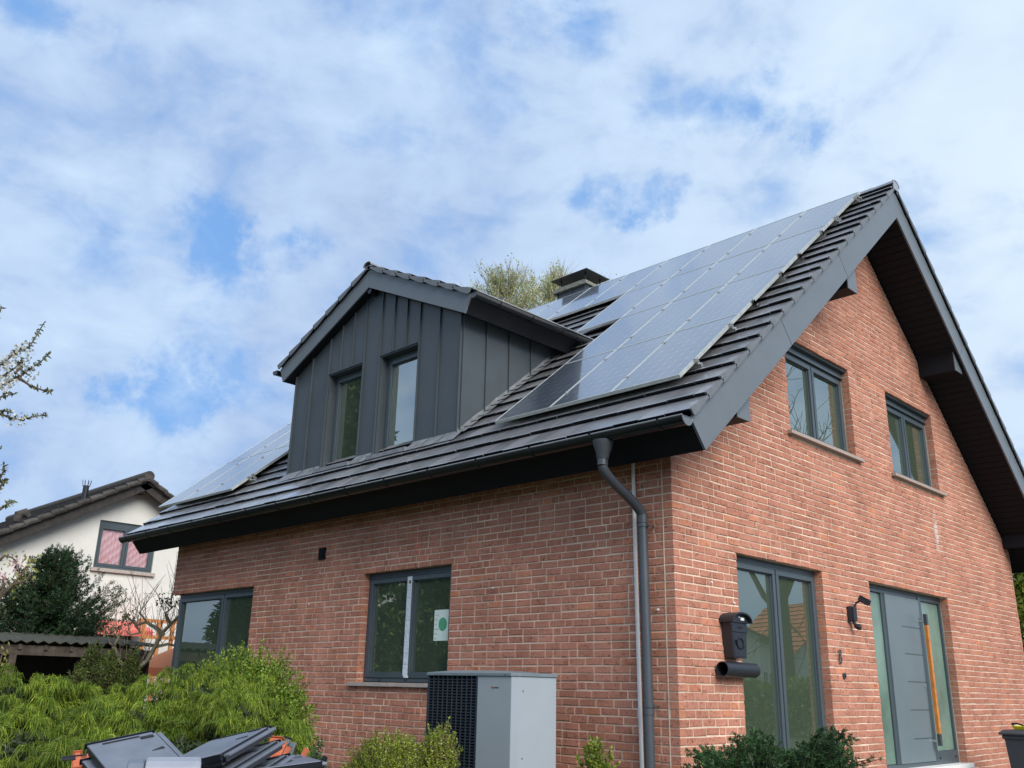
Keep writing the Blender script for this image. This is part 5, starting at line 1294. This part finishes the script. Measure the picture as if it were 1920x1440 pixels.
# golden thread cypresses (left foreground)
def mound(u, v_top, d, rx, rz_, seed, label, **k):
    c = at(u, v_top, d); zt = c[2]; zg = ground_z(c[0], c[1]); thread_cypress((c[0], c[1], zt-rz_+.06), rx, rx*.85, rz_, zg, seed, label, **k)
mound(360, 1262, 7.9, .62, .55, 31, 'golden thread cypress in the middle, its top touching the orange umbrella', clumps=60)
mound(255, 1318, 7.2, .40, .45, 32, 'golden thread cypress between the thuja column and the tile stacks', clumps=44)
mound(440, 1300, 7.3, .50, .55, 33, 'golden thread cypress right beside the bright green shrub', clumps=50)
mound(45, 1284, 7.6, .40, .30, 34, 'golden thread cypress at the left edge, higher one', clumps=40)
mound(60, 1350, 6.0, .50, .50, 35, 'golden thread cypress at the lower left corner', clumps=50)
mound(170, 1385, 5.8, .40, .45, 36, 'low golden thread cypress left of the tile stacks', clumps=40)
mound(340, 1362, 6.6, .60, .5, 37, 'golden thread cypress directly behind the tile stacks', clumps=54)
# bright green shrub by the corner window
c = at(468, 1222, 9.0); zg = ground_z(c[0], c[1]); 
leafy_shrub('green_shrub', (c[0], c[1], .40), .70, .6, .77, zg, 41, 'dense bright green shrub below the corner window', 'shrub', shoots=2300, leaf=(.022, .013), per=48, lift=.45)
c = at(545, 1385, 8.6); leafy_shrub('green_shrub', (c[0], c[1], -.02), .34, .30, .52, -.4, 42, 'darker green shrub low at the wall beside the bright shrub', 'yew_light', shoots=260, leaf=(.036, .012), per=46)
# small shrubs in front of the heat pump
c = at(735, 1392, 6.9); leafy_shrub('box_shrub', (c[0], c[1], c[2]-.42), .34, .34, .42, ground_z(c[0], c[1]), 43, 'yellow green box shrub left of the heat pump', 'box', shoots=1200, leaf=(.016, .008), per=60, lift=1.1, tips=.2)
c = at(826, 1385, 6.8); leafy_shrub('box_shrub', (c[0], c[1], c[2]-.36), .115, .13, .40, ground_z(c[0], c[1]), 44, 'narrow box shoots overlapping the black grille of the heat pump', 'box', shoots=300, leaf=(.016, .008), per=52, lift=1.6, tips=.35)
c = at(1118, 1412, 6.2); leafy_shrub('box_shrub', (c[0], c[1], c[2]-.22), .09, .09, .22, ground_z(c[0], c[1]), 45, 'small yellow green shrub tip right of the heat pump', 'box', shoots=90, leaf=(.022, .013), per=50, lift=1.1)
# thuja columns
for k, (u, v, d, r_, lab) in enumerate(((176, 1216, 10.6, .13, 'slim thuja column, tallest of the group before the shed'), (148, 1262, 10.2, .12, 'short thuja column at the left of the group before the shed'), (207, 1230, 11.2, .17, 'broad thuja column at the right of the group before the shed'), (250, 1224, 12.5, .11, 'thin thuja beside the orange umbrella'))):
    c = at(u, v, d); zg = ground_z(c[0], c[1]); h = c[2]-zg
    leafy_shrub('thuja', (c[0], c[1], zg+h*.52), r_, r_, h*.50, zg, 50+k, lab, 'thuja', shoots=700, leaf=(.034, .010), per=52, lift=3.0, group='thuja columns before the shed')
# yew in front of the gable
rng = np.random.default_rng(61)
def yew_hedge():
    c = at(1455, 1400, 7.0); zg = ground_z(c[0], c[1]); t = plant_root('yew_bush', (c[0], c[1], zg), 'spreading dark green yew bush in front of the tall gable window', 'shrub'); parts = []; segs = []
    for k in range(330):
        q = rng.uniform(0, 1); u = 1300+q*290; d = rng.uniform(6.6, 7.5); top = 1396+22*math.sin(u*.043+1)+rng.uniform(-8, 46)
        e = at(u+rng.uniform(-10, 24), top, d); b = at(u*.7+1440*.3, 1475, d); m_ = (b+e)/2+rng.normal(size=3)*.05; needle_branch(parts, segs, [b, m_, e], rng, .12, .022, .0062, 46)
    for u, v in ((1640, 1420), (1618, 1432), (1600, 1428), (1585, 1440), (1310, 1398), (1648, 1424)):
        e = at(u, v, 6.9); b = at(u-130 if u > 1400 else u+60, 1470, 7.0); needle_branch(parts, segs, [b, (b+e)/2+np.array([0, 0, .02]), e], rng, .09, .017, .0042, 34)
    V, F = join(parts); mesh_np('foliage', V, F, M['yew_light'], t); tubes_mesh(segs, 4).build('stem', M['inner'], t)
yew_hedge()
# large yew behind the shed
conifer('yew_tree', (-15.3, -.25, -.4), 3.95, 1.75, 71, 'dark green yew in front of the cream house', 'yew', limbs=210, zlo=.34, twig=.34, need=.05, wid=.015, dens=38, up=.60, power=.75, pts_n=5)
def yew_side():
    rng = np.random.default_rng(72); t = [o for o in COL.objects if o.name == 'yew_tree'][0]; parts = []; segs = []
    for u, v in ((126, 1029), (133, 1032), (112, 1036), (150, 1040), (170, 1048), (88, 1044), (215, 1100), (225, 1112), (230, 1105), (205, 1092), (222, 1130), (190, 1075), (160, 1052), (120, 1032), (100, 1040), (142, 1040), (65, 1050), (40, 1060), (235, 1122), (215, 1150)):
        e = at(u, v, 21.5); b = np.array([-15.3, -.25, 1.5])+rng.normal(size=3)*.25; m_ = (b*.5+e*.5)+np.array([0, 0, -.12]); needle_branch(parts, segs, [b, m_, (m_+e)/2+np.array([0, 0, -.03]), e], rng, .32, .05, .013, 22)
    V, F = join(parts); mesh_np('outer_sprays', V, F, M['yew'], t); tubes_mesh(segs, 4).build('limb', M['bark'], t)
yew_side()
# old fruit tree with bare water shoots
def fruit_tree():
    rng = np.random.default_rng(81); D = 18.5; b = at(232, 1290, D); t = plant_root('bare_fruit_tree', (b[0], b[1], -.4), 'gnarled bare fruit tree with thin upright shoots before the cream house', 'tree'); segs = []; tips = []
    def P(u, v, d=D): return at(u, v, d)+rng.normal(size=3)*.02
    limbs = [([(228, 1300), (245, 1262), (272, 1238), (290, 1212), (305, 1190), (322, 1168), (338, 1152), (352, 1140)], .055),
             ([(305, 1190), (292, 1176), (272, 1168), (255, 1172), (238, 1160)], .045), ([(255, 1172), (262, 1186), (246, 1192), (236, 1180)], .03),
             ([(322, 1168), (312, 1150), (322, 1138), (310, 1128)], .03), ([(290, 1212), (310, 1206), (330, 1212), (345, 1205)], .035), ([(245, 1262), (225, 1240), (215, 1215), (205, 1205)], .035),
             ([(272, 1168), (265, 1150), (270, 1135)], .02), ([(215, 1215), (222, 1195), (212, 1180), (216, 1160)], .022)]
    for pl_, r_ in limbs:
        pts = [P(*q) for q in pl_]; segs.append((pts, list(np.linspace(r_, r_*.4, len(pts)))))
        for i in range(len(pts)-1):
            for k in range(3):
                s = rng.uniform(0, 1); p = pts[i]+(pts[i+1]-pts[i])*s; g = unit((np.array([0, 0, 1.])+rng.normal(size=3)*[.35, .35, .1])[None])[0]; L = rng.uniform(.25, 1.15)
                segs.append(([p, p+g*L*.5+rng.normal(size=3)*.03, p+g*L], [.006, .0045, .0025])); tips.append(p+g*L)
                for j in range(2):
                    a = p+g*L*rng.uniform(.15, .7); g2 = unit((g+rng.normal(size=3)*.8)[None])[0]; segs.append(([a, a+g2*.16], [.004, .002]))
    tubes_mesh(segs, 5).build('trunk', M['bark_light'], t)
    ps = [P(*q)+rng.normal(size=3)*.07 for q in ((310, 1128), (342, 1135), (238, 1158), (205, 1185)) for _ in range(45)]
    V, F = leaves(np.array(ps), rdir(len(ps), rng), .07, .04, rng); mesh_np('buds', V, F, M['bronze'], t)
fruit_tree()
# cherry branches reaching in from the left
def cherry():
    rng = np.random.default_rng(91); D = 6.5; b = at(-420, 900, 5.2); t = plant_root('cherry_tree', (b[0], b[1], ground_z(b[0], b[1])), 'white blossoming cherry branches reaching in from the left edge against the sky', 'tree'); segs = []; lv = []; bl = []
    hub = at(-330, 760, 5.6); segs.append(([(b[0], b[1], -.7), tuple(b), tuple(hub)], [.11, .09, .06]))
    br = [([(-300, 770), (-60, 705), (0, 685), (28, 662), (55, 650), (68, 630), (84, 603)], 'b', 1), ([(-300, 770), (-40, 730), (0, 722), (35, 708), (60, 690), (80, 675), (91, 665)], 'b', 1),
          ([(35, 708), (55, 722), (75, 730), (97, 735)], '', 0), ([(-60, 705), (5, 705), (28, 690), (40, 678)], '', 0), ([(28, 700), (38, 690), (40, 672)], '', 0),
          ([(-300, 800), (-50, 785), (0, 776), (25, 785), (45, 785), (70, 780), (90, 778)], 'b', 0), ([(-50, 785), (0, 770), (20, 772)], '', 0), ([(-60, 620), (-10, 600), (3, 575)], '', 0), ([(-60, 870), (-15, 850), (3, 840)], '', 0),
          ([(-40, 745), (-5, 748), (10, 740), (28, 738)], '', 0), ([(-70, 930), (-10, 915), (2, 893), (8, 880), (7, 870)], '', 0), ([(-40, 960), (0, 955), (15, 945), (27, 938)], '', 0), ([(-60, 940), (-5, 925), (5, 905), (12, 900)], '', 0)]
    for pl_, kd, bb in br:
        pts = [at(u, v, D+.02*i) for i, (u, v) in enumerate(pl_)]; segs.append((pts, list(np.linspace(.010, .003, len(pts)))))
        for i in range(1, len(pts)-1):
            for k in range(16):
                s = rng.uniform(0, 1); p = pts[i]+(pts[i+1]-pts[i])*s; g = rdir(1, rng, .1)[0]; lv.append((p+g*.015, g))
            if bb and i < len(pts)-3:
                for k in range(60):
                    s = rng.uniform(0, 1); p = pts[i]+(pts[i+1]-pts[i])*s+rng.normal(size=3)*.028; bl.append(p)
    for u, v in ((20, 685), (42, 672), (12, 722), (30, 788)):
        for k in range(26): bl.append(at(u, v, D)+rng.normal(size=3)*.03)
    tubes_mesh(segs, 6).build('trunk', M['bark'], t)
    lv = [(np.array(a), g) for a, g in lv]; V, F = leaves(np.array([a for a, g in lv]), np.array([g for a, g in lv]), rng.uniform(.025, .045, len(lv)), .014, rng); mesh_np('leaves', V, F, M['bronze'], t)
    bl = np.array(bl); V, F = leaves(bl, rng.normal(size=(len(bl), 3)), .022, .020, rng); mesh_np('blossom', V, F, M['blossom'], t)
cherry()
def magnolia():
    rng = np.random.default_rng(92); D = 10.5; b = at(-60, 1290, D); t = plant_root('magnolia', (b[0], b[1], -.6), 'magnolia twigs with pink blossoms at the left edge beside the dark yew', 'tree'); segs = []; pk = []; ol = []
    br = [[(-60, 1290), (-30, 1180), (0, 1120), (25, 1095), (38, 1080), (52, 1060), (56, 1042)], [(0, 1120), (8, 1095), (3, 1080)], [(25, 1095), (45, 1090), (60, 1075)], [(-30, 1180), (-10, 1060), (8, 1042), (22, 1045), (30, 1052)], [(-60, 1300), (-20, 1270), (0, 1240), (5, 1225)]]
    for pl_ in br:
        pts = [at(u, v, D) for u, v in pl_]; segs.append((pts, list(np.linspace(.022, .006, len(pts)))))
    for u, v in ((28, 1050), (36, 1065), (5, 1085), (8, 1092), (33, 1058), (2, 1078)):
        for k in range(14): pk.append(at(u, v, D)+rng.normal(size=3)*np.array([.03, .03, .045]))
    for u, v in ((52, 1052), (54, 1068), (25, 1100), (45, 1085), (18, 1045), (4, 1245), (8, 1262), (2, 1225)):
        for k in range(22): ol.append(at(u, v, D)+rng.normal(size=3)*.045)
    tubes_mesh(segs, 6).build('trunk', M['bark'], t)
    pk = np.array(pk); V, F = leaves(pk, rng.normal(size=(len(pk), 3))+[0, 0, 1.2], .036, .02, rng); mesh_np('blossom', V, F, M['pink'], t)
    ol = np.array(ol); V, F = leaves(ol, rng.normal(size=(len(ol), 3))+[0, 0, .8], .05, .02, rng); mesh_np('leaves', V, F, M['olive'], t)
magnolia()
# small tree beyond the far gable corner
c = at(1930, 1150, 24); leafy_shrub('garden_tree', (c[0], c[1], 2.0), 1.7, 1.7, 2.4, -.3, 93, 'light green leafy tree beyond the right end of the house', 'hedge', shoots=420, leaf=(.10, .06), per=40, cat='tree')
# things across the street that the panes mirror
conifer('spruce_tree', (-14.7, -5.5, -.6), 12.8, 2.6, 101, 'tall spruce across the street, mirrored in the left dormer window', 'conifer', limbs=240, zlo=.06, twig=1.0, need=.20, wid=.07, dens=26, up=-.12, power=.75, droop=.35, trunk=.22)
conifer('spruce_tree', (-15.0, -9.8, -.6), 5.6, 2.8, 102, 'second spruce mirrored beside the first in the front window', 'conifer', limbs=170, zlo=.06, twig=1.0, need=.20, wid=.07, dens=24, up=-.12, power=.75, droop=.35, trunk=.2)
def bare_tree():
    rng = np.random.default_rng(111); b = np.array([11.5, 24.0, -.5]); t = plant_root('bare_tree', b, 'bare wide branching tree mirrored in the upper gable window', 'tree'); segs = []; ends = []
    segs.append(([b, b+np.array([.1, 0, 5.0])], [.28, .2]))
    for k in range(7):
        a = 2*PI*k/7; grow(rng, b+np.array([.1, 0, 4.0+.25*k]), unit(np.array([[math.cos(a)*.9, math.sin(a)*.9, .9]]))[0], 4.2, .12, 4, segs, ends, .55, 3, .2, .3, .70)
    tubes_mesh(segs, 4).build('trunk', M['bark'], t)
bare_tree()
def far_house(name, x, y, w, d, wall_h, ridge_h, rot, wall, tile, label):
    t = empty(name, (x, y, -.6), rot); tag(t, label, 'house'); c_, s_ = math.cos(rot), math.sin(rot)
    Pw = lambda a, b_, z: (x+a*c_-b_*s_, y+a*s_+b_*c_, z)
    def bld(mb, n, m_, par=t): return mb.build(n, m_, par)
    mb = MB(); mb.box(-w/2, w/2, -d/2, d/2, -.6, wall_h, 0, Pw); mb.prism([(-d/2, wall_h+.001), (d/2, wall_h+.001), (0, ridge_h-.15)], -w/2, w/2, lambda p, q, h: Pw(h, p, q)); bld(mb, 'wall', M[wall])
    L = math.hypot(d/2+.5, (ridge_h-wall_h)*(d/2+.5)/(d/2)); th = math.atan2(ridge_h-wall_h, d/2)
    for sg in (-1, 1):
        mb = MB(); slope_tiles(mb, lambda a, s, h: Pw(a, sg*((L-s)*math.cos(th)+h*math.sin(th)), ridge_h+.08-(L-s)*math.sin(th)+h*math.cos(th)), -w/2-.5, w/2+.5, L, .4, .35, .06, .05); bld(mb, 'roof', [M[tile], M['dark_wood']])
    for a in (-w/3.2, 0, w/3.2):
        for sg in (-1, 1):
            mb = MB(); mb.box(a-.55, a+.55, sg*(d/2)-.02 if sg < 0 else d/2-.01, sg*(d/2)+.01 if sg < 0 else d/2+.02, .6, 1.9, 0, Pw); mb2 = mb.build('window', M['dark_glass'], t)
M['red_roof'] = plain('red_roof_tile', (.42, .13, .06), .7, .2, 4, .3, island=.25)
far_house('red_roofed_house', 21.8, 45, 7, 7, 2.7, 6.0, .5, 'cream', 'red_roof', 'pale house with red tiled roof mirrored in the tall gable window')
far_house('pale_house', 23.5, 37, 7, 7, 3.6, 5.2, 1.2, 'cream', 'old_tile', 'pale house mirrored in the left pane of the tall gable window')
far_house('street_house', -30, -18, 10, 9, 2.9, 6.8, .3, 'cream', 'old_tile', 'cream street house mirrored in the corner window')
def street_hedge():
    rng = np.random.default_rng(121); t = plant_root('garden_hedge', (13, 20, -.5), 'green garden hedge mirrored low in the tall gable window', 'hedge')
    n = 26000; C = np.stack([rng.uniform(5, 24, n), rng.uniform(19.4, 20.6, n), -.5+rng.uniform(0, 1, n)**.7*(1.75)], 1); C[:, 2] += .12*np.sin(C[:, 0]*3)+.08*np.sin(C[:, 0]*7.7)
    V, F = leaves(C, rng.normal(size=(n, 3))+[0, 0, .6], .16, .09, rng); mesh_np('foliage', V, F, M['hedge'], t)
    mb = MB()
    for k in range(20): mb.tube([(5.4+k*.95, 20, -.6), (5.4+k*.95, 20, .9)], [.03, .015], 5)
    mb.build('stem', M['bark'], t)
street_hedge()
bpy.context.view_layer.update()
